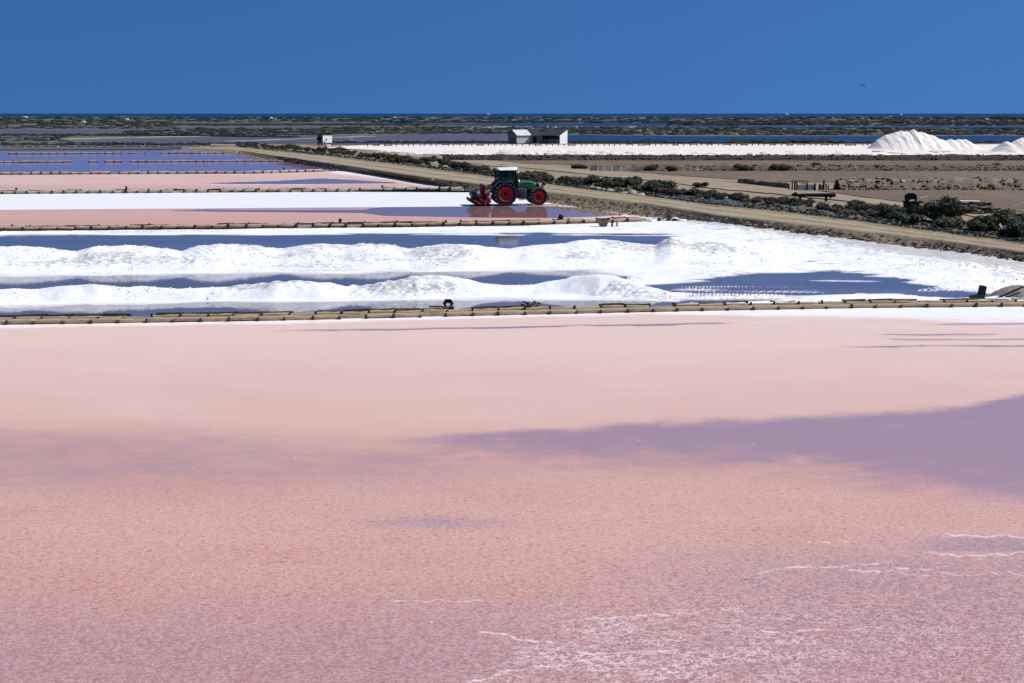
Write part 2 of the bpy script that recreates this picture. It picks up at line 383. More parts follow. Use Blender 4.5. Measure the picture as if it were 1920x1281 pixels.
sheet('shore', [(0, 263), (150, 259.8), (300, 256.5), (420, 255)], [(0, 264), (150, 260.8), (300, 257.4), (420, 255.7)], .18, 0, 420, 10, 3, PALE, wob=1.2)
sheet('shore', [(420, 264.5), (480, 263), (600, 258.5), (705, 255)], [(420, 265.2), (480, 264), (600, 259.4), (705, 255.7)], .18, 420, 705, 10, 3, PALE, wob=1.2)
sheet('sand_spit', [(880, 238.2), (1000, 237.6), (1260, 238)], [(880, 240), (1000, 240.5), (1260, 240)], .19, 880, 1260, 10, 3, PALE, wob=1.2)

# ponds on the left, far to near (rows of the photo)
def full(a, b=None):
    return lambda px, py, v: dict(pale=.4, mauve=1.0, salt=0.0, wet=1.0, crust=0.0)
TOE = [(340, 279), (400, 285), (455, 290), (505, 299), (555, 305.5), (635, 319), (730, 330), (855, 353), (940, 368), (1027, 380), (1135, 397), (1277, 415), (1435, 437), (1657, 472), (1840, 492), (1920, 502), (2300, 552)]
NSH = [(340, 277.5), (400, 279.5), (455, 283), (480, 287), (655, 312), (805, 335), (880, 343), (1030, 361), (1210, 382), (1335, 402), (1440, 415), (1540, 426), (1740, 448), (1920, 472), (2300, 521)]
FSH = [(340, 276.5), (400, 275), (440, 275), (480, 279.5), (605, 292), (730, 307), (905, 330), (1030, 346), (1110, 357), (1210, 368), (1335, 385), (1440, 395), (1615, 416), (1765, 437), (1920, 457), (2300, 508)]
def edge_x(y):            # where a pond row meets the track's toe
    p = np.array(TOE); return float(np.interp(y, p[:, 1], p[:, 0]))
sheet('violet_pond', [(-900, 277.5), (400, 277.5)], [(-900, 324), (480, 323.5), (640, 321)], .0, -900, 660, 10, 30, VIOLETW)
def pink_attrs(px, py, v):
    n = fbm(px * .01, py * .2, 4, 2)
    top_ = itp([(330, 344), (420, 342.5), (520, 339.5), (600, 335), (650, 337), (720, 341.5), (760, 343)], px); bot_ = itp([(330, 344.5), (520, 345.5), (640, 344.5), (760, 343.5)], px); wet = sstep(-.8, .8, py - top_) * sstep(.8, -.8, py - bot_) * sstep(330, 460, px) * sstep(775, 720, px) * 1.25
    wet = np.maximum(wet, sstep(1.2, .2, np.abs(py - 352.5)) * sstep(80, 20, np.abs(px - 0)) * .6)
    toe = itp(TOE, px); shore = sstep(16, 2, py - toe)
    salt = np.maximum(sstep(6, 1, py - 328 - (px < 0) * 0) * .35, shore * .75)
    salt = np.maximum(salt, sstep(3, 0, np.abs(py - 346.5)) * sstep(250, 420, px) * sstep(640, 560, px) * .55)
    return dict(pale=.55 + n * .3 - sstep(340, 357, py) * .25, mauve=.05 + 0 * px, salt=salt, wet=wet, crust=0.0)
sheet('pink_pond', [(-900, 329), (0, 328), (480, 325.5), (640, 321), (730, 331), (905, 360)], [(-900, 362), (480, 359), (905, 361)], .0, -900, 905, 5, 34, BRINE, pink_attrs)
def g_attrs(px, py, v):
    yb = itp([(-900, 397), (0, 393.5), (480, 390), (870, 387), (1010, 383), (1060, 381), (1300, 381)], px)
    toe = itp(TOE, px)
    salt = sstep(1.2, -1.2, py - yb) * 1.2
    salt = np.maximum(salt, sstep(9, 1, py - toe) * sstep(980, 1060, px) * .55)
    salt = np.maximum(salt, sstep(1180, 1300, px) * .5); salt = np.maximum(salt, sstep(424, 430, py + (px - 960) * .005) * .2)
    c = 397.5 + (px - 900) * .004; h = itp([(300, 0), (420, 1.5), (680, 3), (720, 8), (900, 10.5), (1040, 10.5), (1120, 8), (1180, 3), (1230, 0)], px)
    wet = sstep(1.5, -1.5, np.abs(py - c) - h) * sstep(-.5, 1.5, py - yb) * 1.2 * (h > .2)
    wet = np.maximum(wet, sstep(2, 0, np.abs(py - yb - 2)) * sstep(100, 420, px) * (px < 1100) * .6)
    pale = .42 + sstep(1000, 1120, px) * .7 - sstep(398, 420, py) * .12
    return dict(pale=pale, mauve=sstep(400, 393, py) * .2, salt=salt, wet=wet, crust=0.0)
sheet('salt_pan', [(-900, 365), (480, 361), (880, 357), (905, 361), (1027, 380), (1277, 415), (1330, 423)], [(-900, 436), (0, 432), (480, 427), (960, 422), (1330, 424)], .0, -900, 1330, 4, 70, BRINE, g_attrs)
def k_attrs(px, py, v):
    n = fbm(px * .004, py * .03, 4, 11); n2 = fbm(px * .012, py * .09, 4, 12)
    base = itp([(-900, 620), (0, 609), (480, 602), (960, 590), (1280, 583), (1600, 577), (1920, 574), (2900, 566)], px)
    d = py - base
    salt = sstep(itp([(-900, 16), (500, 14), (1200, 12), (1500, 30), (1900, 62)], px), 2, d) * np.interp(px, [0, 1200, 1600], [.62, .7, .95])
    salt = np.maximum(salt, sstep(90, 20, d) * (.22 + .16 * sstep(1100, 1700, px)))
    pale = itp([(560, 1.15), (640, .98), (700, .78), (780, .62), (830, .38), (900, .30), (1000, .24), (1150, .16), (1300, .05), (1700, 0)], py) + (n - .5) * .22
    up = itp([(560, 834), (700, 822), (960, 806), (1300, 790), (1700, 772), (1800, 764), (1850, 752), (1920, 736), (2900, 600)], px)
    lo = itp([(560, 835), (700, 840), (960, 862), (1300, 872), (1500, 884), (1700, 912), (1920, 940), (2900, 1000)], px)
    wob_ = (fbm(px * .012, py * .05, 4, 201) - .5) * 34 + (fbm(px * .05, py * .2, 3, 202) - .5) * 12; m = sstep(-12, 14, py - up + wob_ * .45) * sstep(25 + 40 * n2, -60, py - lo + wob_ * 1.2) * sstep(560, 900, px) * .95
    m = np.maximum(m, sstep(-15, 60, py - 785) * sstep(200, 30, py - 800) * sstep(1000, 300, px) * (.42 + .35 * (n2 - .4)))
    m = np.maximum(m, np.exp(-((px - 820) / 150) ** 2 - ((py - 980) / 13) ** 2) * .6)
    m = np.maximum(m, sstep(900, 1500, px) * sstep(960, 1080, py) * (.46 + .4 * (n2 - .5)))
    m = np.maximum(m, sstep(1620, 1800, px) * sstep(1004, 1010, py) * sstep(1040, 1030, py) * .7)
    m = np.maximum(m, sstep(1060, 1200, py + 60 * (n - .5)) * .46)
    m = np.maximum(m, sstep(500, 0, px) * sstep(1180, 1290, py) * .5)
    ln = 622 - (px - 480) * .0178
    m = np.maximum(m, sstep(2.6, .5, np.abs(py - ln - (n2 - .5) * 4)) * sstep(470, 620, px) * sstep(1400, 1330, px) * (.45 + n2))
    for (xa, xb, ya, yb) in ((1640, 2100, 637, 636), (1560, 2100, 650, 648), (1720, 2050, 609, 606), (1620, 1900, 628, 626), (960, 1010, 710, 709)):
        m = np.maximum(m, sstep(2.4, .4, np.abs(py - (ya + (px - xa) / (xb - xa) * (yb - ya)) - (n2 - .5) * 5)) * sstep(xa, xa + 60, px) * sstep(xb, xb - 60, px) * .8)
    crust = sstep(760, 1150, px + (py - 1200) * .8) * sstep(1080, 1190, py + (px - 1300) * .03) * (.55 + .45 * sstep(1750, 1350, px)) * (.55 + (n2 - .5) * 1.0)
    grain = np.clip(.06 + sstep(800, 1010, py) * .62 + sstep(1020, 1200, py) * sstep(700, 1400, px) * .5 - m * sstep(1000, 880, py) * .45, 0, 1)
    thread = 0 * px
    for k, (xa, xb, ya, yb, wd_) in enumerate(((1730, 2500, 1004, 1010, 2.6), (1700, 2500, 1040, 1030, 2.6), (1560, 1800, 1075, 1064, 2.2), (1380, 1700, 1074, 1050, 2.0), (1480, 1650, 1020, 1014, 1.6), (1640, 2500, 1078, 1070, 1.6), (1000, 1330, 1166, 1150, 2), (1050, 1300, 1226, 1224, 2.2), (870, 1080, 1180, 1215, 2.4), (1230, 1290, 1215, 1290, 4), (860, 1150, 1262, 1238, 2.2), (840, 1000, 1285, 1255, 3), (1380, 1700, 1190, 1176, 1.8), (700, 940, 1130, 1124, 1.6), (1200, 1320, 1240, 1275, 3))):
        o_ = (fbm(px * .035 + k * 7, px * 0 + k, 3, 140) - .5) * 14
        ln2 = np.abs(py - (ya + (px - xa) / (xb - xa) * (yb - ya)) - o_) if abs(xb - xa) > 80 else np.abs(px - (xa + (py - ya) / (yb - ya) * (xb - xa)) - o_) * (py > ya)
        thread = np.maximum(thread, sstep(wd_ * 1.3, wd_ * .4, ln2) * sstep(xa, xa + 50, px) * sstep(xb, xb - 50, px) * (.35 + .75 * fbm(px * .06, py * .06, 2, 150 + k)) if abs(xb - xa) > 80 else thread)
    m = np.maximum(m, sstep(820, 860, py) * sstep(950, 880, py + 50 * (n2 - .5)) * sstep(1250, 700, px) * (.44 + .3 * (n2 - .5)))
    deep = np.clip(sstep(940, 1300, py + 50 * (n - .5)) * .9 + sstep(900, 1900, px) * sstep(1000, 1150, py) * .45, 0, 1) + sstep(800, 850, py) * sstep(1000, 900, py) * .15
    return dict(pale=pale, mauve=m, salt=salt, wet=0.0, crust=crust, deep=deep, grain=grain, thread=thread)
K0 = [(-900, 616), (0, 606), (480, 599), (960, 588), (1280, 581), (1600, 575), (1920, 572), (2900, 564)]
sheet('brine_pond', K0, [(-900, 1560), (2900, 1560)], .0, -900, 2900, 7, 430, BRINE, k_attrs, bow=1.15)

# ---- pond with the raked salt: one height field, cut into the flat crust and each heap
ROW1 = [(-300, 466), (-210, 459), (-120, 468), (-30, 463), (37, 461), (95, 465), (145, 471.5), (178, 462), (237, 459), (275, 461), (342, 469.5), (375, 460), (412, 457), (478, 459), (530, 466.5), (570, 458.5), (605, 455.5), (645, 459.5), (687, 456), (730, 458.5), (767, 466.5), (800, 461), (835, 458), (890, 459.5), (955, 465.5), (1000, 459), (1060, 456), (1085, 450), (1125, 448.5), (1160, 450.5), (1190, 457), (1228, 460), (1243, 452), (1258, 444), (1272, 447), (1295, 454), (1340, 452), (1420, 456), (1500, 470), (1560, 490), (1640, 520)]
ROW2 = [(-300, 548), (-180, 538), (-80, 545), (0, 543), (77, 542), (110, 537), (177, 533), (233, 538), (263, 537), (333, 540), (413, 538.5), (467, 532), (523, 525.5), (570, 526), (617, 528.5), (653, 536), (690, 533.5), (740, 523), (783, 516.5), (827, 517), (873, 523), (907, 532), (945, 534.5), (1000, 532.5), (1057, 523), (1090, 518), (1123, 514.5), (1150, 517), (1190, 530), (1240, 545), (1290, 556), (1340, 560)]
BASE1 = [(-300, 518), (0, 517), (140, 516), (230, 513), (350, 514), (400, 512.5), (467, 508.5), (640, 509), (873, 510), (973, 505.5), (1073, 505), (1280, 503), (1500, 496), (1640, 492)]
BASE2 = [(-300, 580), (0, 575), (200, 569), (400, 567), (640, 563.5), (940, 560), (1040, 558), (1173, 562), (1280, 567), (1340, 570)]
SAD1 = [-120, 145, 342, 530, 767, 955, 1228, 1295]; SAD2 = [-80, 60, 333, 653, 945, 1260]
Ys = np.arange(49.0, 92.0, .16); pxs = np.arange(-420, 2330, 3.0)
PXc, YY = np.meshgrid(pxs, Ys); 
Dz = YY * CT + HC * ST; XX = (PXc - 960) / FPX * Dz
PX, PY = to_px(np.stack([XX, YY, 0 * XX], -1))
def ybase(py): return gp(960, py, 0)[..., 1]
n_lo = fbm(XX * .35, YY * .35, 4, 21); n_hi = fbm(XX * 2.2, YY * 2.2, 4, 31); n_st = fbm(XX * .25, YY * 1.6, 4, 41); n_rg = 1 - np.abs(2 * fbm(XX * .8 + n_lo * 2, YY * .8, 3, 51) - 1)
def ridge(rowp, basep, df, db, pw, dip=.0):
    xs = PX; Yb = ybase(itp(basep, xs)) + (n_lo - .5) * .8; Yc = Yb + df
    # crest seen at pixel column: solve height
    hc = np.maximum(crest_z(itp(rowp, xs), Yc), 0)
    t = (YY - Yb) / df; front = np.clip(t, 0, 1); back = np.clip(1 - (YY - Yc) / db, 0, 1)
    prof = np.where(t <= 1, (front * front * (3 - 2 * front)) ** pw, back * back * (3 - 2 * back))
    return hc * prof, hc
h1, c1 = ridge(ROW1, BASE1, 4.6, 3.4, .9); h1 = np.where(PX > 1560, 0, h1)
h2, c2 = ridge(ROW2, BASE2, 1.5, 1.7, .9); h2 = np.where(PX > 1335, 0, h2)
WATER = [[(-600, 443), (0, 441), (480, 440.5), (800, 440), (1010, 438), (1080, 441), (1235, 441.5), (1262, 443), (1235, 470), (900, 500), (-600, 505)],
         [(-600, 520), (140, 517.5), (640, 512), (980, 508), (1100, 509), (1180, 518), (1140, 538), (900, 560), (-600, 565)],
         [(-600, 577), (0, 575), (400, 568), (700, 564), (960, 561), (1180, 565), (1290, 568), (1290, 590), (-600, 625)],
         [(1195, 538), (1300, 526), (1420, 512), (1560, 509), (1640, 517), (1720, 530), (1800, 546), (1862, 556), (1795, 562), (1690, 552), (1600, 553), (1500, 560), (1420, 566), (1290, 570), (1230, 556), (1330, 548), (1200, 546)]]
sd_ = np.max([sdf(PX, PY, q) for q in WATER], axis=0)
flat = np.clip(-sd_ * .0022, -.07 + .035 * sstep(1150, 1350, PX), .05) + (n_st - .5) * (.10 + .07 * sstep(1150, 1350, PX)) * np.exp(-np.clip(-sd_, 0, 90) / 60) * np.exp(-np.clip(sd_, 0, 300) / (40 + 110 * sstep(1150, 1350, PX))) + (n_lo - .5) * .05 + .006
toeY = ybase(itp(TOE, PX)); near_toe = sstep(12, 0, toeY - YY) * (PX > 1150)
flat = flat + near_toe * (.10 + .20 * n_lo) * sstep(1150, 1450, PX)
# tyre marks
def tracks(xa, ya, xb, yb, wd, amp):
    yc = ya + (PX - xa) / (xb - xa) * (yb - ya)
    m = sstep(wd, wd * .5, np.abs(PY - yc)) * sstep(xa, xa + 40, PX) * sstep(xb, xb - 60, PX)
    return m * amp * np.sin((XX + np.abs(YY - ybase(yc)) * .9) * 2 * math.pi / .34)
tr = tracks(1240, 541, 1580, 544, 8, .05) + tracks(1230, 556, 1500, 557, 8, .06) + tracks(1700, 546, 1990, 528, 6, .07) + tracks(1600, 500, 1990, 512, 5, .05) + tracks(1480, 474, 1990, 524, 4, .05) + tracks(1700, 520, 2000, 540, 4, .05)
flat = flat + tr + (n_hi - .5) * .02 * sstep(-10, 30, -sd_) + np.where((PX > 1300) & (sd_ < -10), np.sin(YY * 7 + n_lo * 9 - XX * 1.3) * .03 + (n_rg - .7) * .10, 0)
rough1 = np.clip(h1 / .35, 0, 1); rough2 = np.clip(h2 / .3, 0, 1)
lump = (n_hi - .5) * .13 + (n_rg - .75) * .16 + (n_lo - .5) * .22
tm1 = np.sin((XX + YY * .8) * 2 * math.pi / .42) * .020 * sstep(.5, .62, fbm(XX * .18, YY * .3, 2, 77))
h1 = h1 + rough1 * (lump * .42 + tm1 * .7)
pat = sstep(.5, .64, fbm(XX * .28 + 9, YY * .5, 3, 97)) * (fbm(XX * 3.2, YY * 2.6, 2, 98) - .5); h1 = h1 + rough1 * pat * .13; h2 = h2 + rough2 * pat * .16
h2 = h2 + rough2 * (lump * .45 + np.sin((XX - YY * .9) * 2 * math.pi / .38) * .026 * sstep(.42, .55, fbm(XX * .22 + 4, YY * .3, 2, 78)))
hh = np.maximum.reduce([flat, h1 - .02, h2 - .02])
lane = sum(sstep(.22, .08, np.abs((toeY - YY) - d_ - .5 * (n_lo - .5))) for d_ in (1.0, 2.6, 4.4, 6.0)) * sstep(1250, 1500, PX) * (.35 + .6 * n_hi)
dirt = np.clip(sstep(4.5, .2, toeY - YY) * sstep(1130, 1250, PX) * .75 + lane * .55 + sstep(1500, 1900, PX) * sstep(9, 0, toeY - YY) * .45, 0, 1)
dirt = np.maximum(dirt, sstep(.50, .66, fbm(XX * .28 + 9, YY * .5, 3, 97)) * np.clip(np.maximum(h1, h2) * 2.5, 0, 1) * .52)  # heap flecks: shadows of tread marks put into the colour, not soil
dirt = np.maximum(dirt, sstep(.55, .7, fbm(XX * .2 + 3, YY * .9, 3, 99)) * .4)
lab = np.zeros(hh.shape, int)
for k in range(len(SAD1) - 1): lab[(h1 - .02 >= hh - 1e-6) & (h1 > .06) & (PX >= SAD1[k]) & (PX < SAD1[k + 1])] = 1 + k
for k in range(len(SAD2) - 1): lab[(h2 - .02 >= hh - 1e-6) & (h2 > .06) & (PX >= SAD2[k]) & (PX < SAD2[k + 1])] = 20 + k
okc = (PY > np.minimum(itp([(-500, 440), (0, 435), (480, 430.5), (960, 425), (1250, 416)], PX), 900)) & (PY < itp([(-500, 612), (0, 600), (480, 594), (960, 585), (1280, 578), (1600, 572), (1920, 568), (2330, 564)], PX)) & (YY < toeY + 1.2)
V = np.stack([XX, YY, hh], -1)
nr, nc = hh.shape; F = grid_faces(nr, nc); lf = lab.ravel()[F]; keep = okc.ravel()[F].all(1)
fl = np.where((lf == lf[:, :1]).all(1), lf[:, 0], lf.max(1))
nrm = np.cross(np.gradient(V, axis=1), np.gradient(V, axis=0)); nrm /= np.linalg.norm(nrm, axis=-1, keepdims=True); nrm = np.where(nrm[..., 2:] < 0, -nrm, nrm).reshape(-1, 3)
HEAPL = {1: 'leftmost broad white salt heap of the rear row', 2: 'second white salt heap from the left in the rear row', 3: 'third white salt heap from the left in the rear row', 4: 'double topped white salt heap in the middle of the rear row',
         5: 'white salt heap in the rear row left of where the tractor is mirrored', 6: 'tallest long white salt heap right of centre in the rear row', 7: 'small pointed white salt heap at the right end of the rear row',
         20: 'lowest flattest salt heap at the left end of the front row', 21: 'low long salt heap second from the left in the front row', 22: 'salt heap with tyre marks left of centre in the front row', 23: 'salt heap in the front row behind the black sluice frame', 24: 'salt heap at the right end of the front row beside the blue puddle'}
def cut(ids, name):
    sel = F[keep & np.isin(fl, ids)]
    u, inv = np.unique(sel, return_inverse=True)
    me = mesh_np(name, V.reshape(-1, 3)[u], inv.reshape(-1, 4)); me.normals_split_custom_set_from_vertices(nrm[u].tolist()); attr(me, 'dirt', dirt.ravel()[u])  # 'dirt': soil by the bank, plus tread-mark shadows painted on the heaps
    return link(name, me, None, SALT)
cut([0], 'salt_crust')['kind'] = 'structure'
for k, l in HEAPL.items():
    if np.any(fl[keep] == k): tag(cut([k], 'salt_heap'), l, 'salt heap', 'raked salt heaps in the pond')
sheet('raked_pond', [(-600, 441), (480, 430), (960, 425), (1250, 417), (1435, 438), (2330, 556)], [(-600, 612), (0, 600), (480, 594), (960, 585), (1280, 578), (1600, 572), (1920, 568), (2330, 564)], .0, -600, 2330, 10, 40, MAUVEW)

vv = V.reshape(-1, 3); hf = hh.ravel(); pxf, pyf = PX.ravel(), PY.ravel()
wgt = np.where(okc.ravel() & (hf > .03), .02 + 3.0 * sstep(.52, .66, fbm(vv[:, 0] * .3, vv[:, 1] * .5, 3, 88)) * (np.clip(hf, 0, 1) ** .5), 0); wgt[(pxf < -120) | (pxf > 2100)] = 0
wgt *= (pyf > 440) & (pxf < 1700); ci = rng.choice(len(vv), 900, False, wgt / wgt.sum()); ck = rng.uniform(.02, .05, 900)
CLODS = (vv[ci] + [0, 0, .012], np.stack([ck * 1.3, ck, ck * .9], -1))
# ---- the dirt track on its bank
def bank_mesh():
    xs = np.concatenate([np.arange(340, 700, 3), np.arange(700, 2300, 4.0)]); n = len(xs)
    zt = .58 * sstep(340, 520, xs) + .12
    rows = []
    A = gp(xs, itp(TOE, xs) + 1.5, -.03); B = gp(xs, itp(NSH, xs), 0 * xs + zt); C_ = gp(xs, itp(FSH, xs), 0 * xs + zt); D = gp(xs, itp(FSH, xs) - 2.0, 0 * xs + np.minimum(zt, ZR) - .03)
    ts = np.linspace(0, 1, 22)
    for t in ts[:-1]:
        q = A * (1 - t) + B * t; pr_ = t ** .8 if True else t
        q[:, 2] = A[:, 2] + (B[:, 2] - A[:, 2]) * t ** 1.35; rows.append((q, t))
    for t in np.linspace(0, 1, 14)[:-1]: rows.append((B * (1 - t) + C_ * t, 1 + t))
    for t in np.linspace(0, 1, 5): rows.append((C_ * (1 - t) + D * t, 2 + t))
    v = np.stack([r for r, _ in rows]); s = np.array([k for _, k in rows])[:, None] + 0 * v[..., 0]
    x, y = v[..., 0], v[..., 1]; nz = fbm(x * .9, y * .5, 5, 61) - .5; n2 = fbm(x * 3, y * 1.5, 3, 62) - .5
    sl = np.clip(np.minimum(s, 1.15 - s) * 4, 0, 1) * (s < 1.15)
    v[..., 2] += nz * (.08 + .20 * sl) + n2 * (.02 + .09 * sl)
    rut = np.exp(-((s - 1.3) / .1) ** 2) + np.exp(-((s - 1.72) / .1) ** 2)
    v[..., 2] -= rut * .05
    me = mesh_np('road', v, grid_faces(len(rows), n))
    attr(me, 'track', sstep(.93, 1.06, s + nz * .25) * sstep(2.15, 1.98, s)); attr(me, 'rut', rut * .9); attr(me, 'edge', sstep(.30, .02, s) * .9)
    o = link('road', me, None, BANK); o['kind'] = 'structure'; return v, s
RV, RS = bank_mesh()
FF = [(a, b - 1.5) for a, b in FSH]
sheet('field', [(395, 270), (640, 272), (1000, 270), (2400, 269)], FF, ZR, 395, 2300, 6, 60, FIELD, zn=.05)
sheet('ditch', [(a, b - c) for (a, b), c in zip(FSH, (1, 1, 2, 3, 5, 6, 8, 9, 11, 13, 15, 17, 20, 22, 24, 26))], [(a, b - 1) for a, b in FSH], ZR + .07, 440, 2300, 6, 8, DITCH, zn=.06, wob=3)
sheet('ditch_water', [(1230, 365.5), (1290, 371), (1340, 376), (1400, 381)], [(1230, 368), (1290, 375), (1340, 381), (1400, 386)], ZR + .14, 1230, 1400, 6, 4, MUDW, wob=2)
sheet('salt_flat', [(600, 276.5), (640, 274.5), (700, 271.5), (2400, 270.5)], [(600, 277), (700, 281), (760, 287), (830, 290.5), (2400, 292)], ZR + .06, 600, 2400, 6, 14, PANSALT, zn=.0, wob=1)
sheet('mud_pan', [(840, 300.5), (2400, 301)], [(840, 301.5), (950, 306), (1130, 310.5), (2400, 312)], ZR + .05, 840, 2400, 8, 6, MUD, wob=1.5)
sheet('mud_pan', [(1180, 320.5), (2400, 320)], [(1180, 321), (1290, 330), (1390, 336), (1440, 341), (2400, 341)], ZR + .05, 1180, 2400, 8, 8, MUD, wob=1.5)
sheet('mud_pan', [(1540, 356), (2400, 356)], [(1540, 358), (1600, 366), (1700, 379), (1780, 384), (1920, 397), (2400, 420)], ZR + .05, 1540, 2400, 8, 10, MUD, wob=2)
TRACK2 = m_soil('track_dust', ((.30, .235, .16), (.37, .295, .20), (.23, .175, .115)), .4, (1, .5, 1), .04)
sheet('path', [(700, 283), (870, 297), (1000, 309), (1140, 322), (1250, 331), (1330, 337), (1440, 351), (1560, 362), (1700, 379), (1800, 390), (1920, 402), (2300, 440)],
      [(700, 286), (870, 305), (1000, 317), (1140, 331), (1250, 342), (1330, 351), (1440, 362), (1560, 374), (1700, 390), (1800, 402), (1920, 417), (2300, 460)], ZR + .075, 700, 2300, 8, 6, TRACK2, wob=5)

# ------------------------------------------------------------------ templates for loose pieces
def ico(sub, disp, seed, flatz=1.0):
    import bmesh
    bm = bmesh.new(); bmesh.ops.create_icosphere(bm, subdivisions=sub, radius=1.0)
    v = np.array([q.co[:] for q in bm.verts]); f = np.array([[q.index for q in p.verts] for p in bm.faces]); bm.free()
    r = np.random.default_rng(seed); v = v * (1 + (r.random((len(v), 1)) - .5) * disp); v[:, 2] *= flatz
    return v, f
def heap_of(name, tmpl, loc, size, rot, tint, mat, parent=None, smooth=False):
    """many small pieces joined (stuff)"""
    vs, fs, ts, o = [], [], [], 0
    for k in range(len(loc)):
        v, f = tmpl[k % len(tmpl)]; c, s = math.cos(rot[k]), math.sin(rot[k])
        q = v * size[k]; q = np.stack([q[:, 0] * c - q[:, 1] * s, q[:, 0] * s + q[:, 1] * c, q[:, 2]], -1) + loc[k]
        vs.append(q); fs.append(f + o); ts.append(np.full(len(v), tint[k])); o += len(v)
    me = mesh_np(name, np.concatenate(vs), np.concatenate(fs), smooth); attr(me, 'tint', np.concatenate(ts))
    return tag(link(name, me, parent, mat), kind='stuff')
DOME = [ico(1, .55, s) for s in range(6)]; ROCK = [ico(1, .7, s + 20, .75) for s in range(6)]

# ---- far scrub, one mass per band
def scrub(name, bands, mat=SCRUB, z=.1):
    L, S, Rr, T = [], [], [], []
    for (x0, x1, ytop, ybot, n, wpx, hpx, t0, t1) in bands:
        x = rng.uniform(x0, x1, n); u = rng.random(n); y = itp(ytop, x) * (1 - u) + itp(ybot, x) * u
        p = gp(x, y, z); s = FPX / (p[:, 1] * CT + (HC - z) * ST)
        wd = wpx * rng.uniform(.5, 1.7, n) / s / 2; ht = hpx * rng.uniform(.4, 1.5, n) / s
        L.append(p); S.append(np.stack([wd, wd * rng.uniform(.8, 1.6, n), ht], -1)); Rr.append(rng.uniform(0, 6.3, n))
        cl = fbm(x * .02, y * .4, 3, 91); T.append(np.clip(t0 + (t1 - t0) * (rng.random(n) ** 1.5 * .8 + (cl - .5) * .9), 0, 1))
    return heap_of(name, DOME, np.concatenate(L), np.concatenate(S), np.concatenate(Rr), np.concatenate(T), mat)
def fl_(y): return [(-1000, y), (3000, y)]
scrub('far_shore_scrub', [(-300, 2250, fl_(220.6), fl_(223), 800, 11, 2.3, .05, .75), (-300, 2250, fl_(223), fl_(229.5), 1300, 12, 2.0, 0, .75), (1760, 2250, fl_(221), fl_(225), 110, 18, 4.5, .1, .6), (215, 280, fl_(221), fl_(222.5), 40, 12, 3.2, .6, 1.0), (700, 1300, fl_(228.5), fl_(231), 260, 14, 2.4, 0, .15),
       (1250, 2250, fl_(229.5), fl_(236), 600, 14, 3, 0, .45), (-300, 330, fl_(229), fl_(242), 620, 12, 2.2, .05, .95), (330, 800, fl_(233.5), fl_(236), 250, 10, 2, 0, .8)])
scrub('marsh_scrub', [(600, 1260, fl_(239), fl_(246), 620, 12, 2.6, .1, 1.0), (330, 640, fl_(241.5), fl_(254), 480, 12, 2.8, .1, 1.0), (640, 960, fl_(246), fl_(251.5), 300, 12, 2.8, .1, 1.0), (960, 2250, [(-1000, 239), (960, 239), (1500, 241), (3000, 242)], fl_(253.5), 1500, 13, 3.2, .05, 1.0),
       (-300, 560, [(-1000, 253.5), (0, 253.2), (300, 254), (600, 258)], [(-1000, 255), (0, 254.6), (300, 255), (600, 259)], 520, 11, 3, 0, .08), (-300, 130, fl_(256), fl_(266), 260, 12, 2.4, .1, .9), (240, 440, fl_(246), fl_(252), 120, 14, 3, .1, .9),
       (-300, 480, fl_(269.5), [(-1000, 274.5), (380, 274.5), (480, 271)], 620, 9, 3.4, .05, .75), (600, 1010, fl_(266.5), fl_(268.8), 240, 12, 3, 0, .3), (950, 1250, fl_(266), fl_(269), 140, 14, 4, .05, .35), (1050, 2250, fl_(267), fl_(269.6), 460, 14, 3.2, .1, .55), (1360, 1560, fl_(266.5), fl_(269), 70, 24, 6, .3, .5)])

# ---- rubble banks between the mud pans on the right
RB_D = m_soil('dark_bank_earth', ((.045, .035, .03), (.085, .066, .055), (.13, .105, .085)), .9, (1, 1, 1), .15); RB_T = m_soil('tan_bank_earth', ((.20, .15, .105), (.32, .25, .18), (.10, .075, .055)), .9, (1, 1, 1), .15); RB_M = m_soil('brown_bank_earth', ((.10, .075, .058), (.17, .13, .10), (.24, .19, .15)), .9, (1, 1, 1), .15)
def rubble(label, path, h, x0, x1, n, spx, t0=0.0, t1=1.0, z=ZR, name='rubble_bank', em=None):
    px = np.linspace(x0, x1, int((x1 - x0) / 5)); p = gp(px, itp(path, px), z)
    root = thing(name, p[len(p) // 2], label, 'stone bank'); o = np.array(root.location)
    pr_ = [(-.9, 0), (-.55, .55), (-.1, 1), (.5, .9), (1.2, 0)]
    v = np.stack([np.stack([p[:, 0], p[:, 1] + a * h * 1.3, z + b * h * (.75 + .5 * fbm(px * .05, px * 0 + a, 3, 7)) - .05], -1) for a, b in pr_])
    link('earth', mesh_np('earth', v - o, grid_faces(5, len(px))), root, em or MUD)
    x = rng.uniform(x0, x1, n); q = gp(x, itp(path, x), z); u = rng.random(n)
    q[:, 1] += (u * 1.4 - .95) * h * 1.3; q[:, 2] = z + np.clip(np.minimum((u * 1.4) * 1.2, 1.0), 0, 1) * h * rng.uniform(.4, 1.0, n) - .05
    sc = spx / (FPX / q[:, 1]) / 2; sz = np.stack([rng.uniform(.5, 1.5, n), rng.uniform(.5, 1.2, n), rng.uniform(.4, 1.1, n)], -1) * sc[:, None]
    t = np.clip(t0 + (t1 - t0) * rng.random(n) ** 1.3 + (fbm(x * .03, x * 0, 3, 8) - .5) * .6, 0, 1)
    heap_of('stones', ROCK, q - o, sz, rng.uniform(0, 6.3, n), t, STONE, root)
    return root
rubble('dark rubble bank along the near edge of the white salt flat', [(800, 299.5), (870, 301), (2400, 301.5)], .92, 830, 2200, 2400, 5.5, 0, .55, em=RB_D)
rubble('low broken stone bank with round bushes between the brown mud pans', [(1100, 320.5), (2400, 320.5)], .75, 1180, 2200, 1500, 6, 0, .9, em=RB_M)
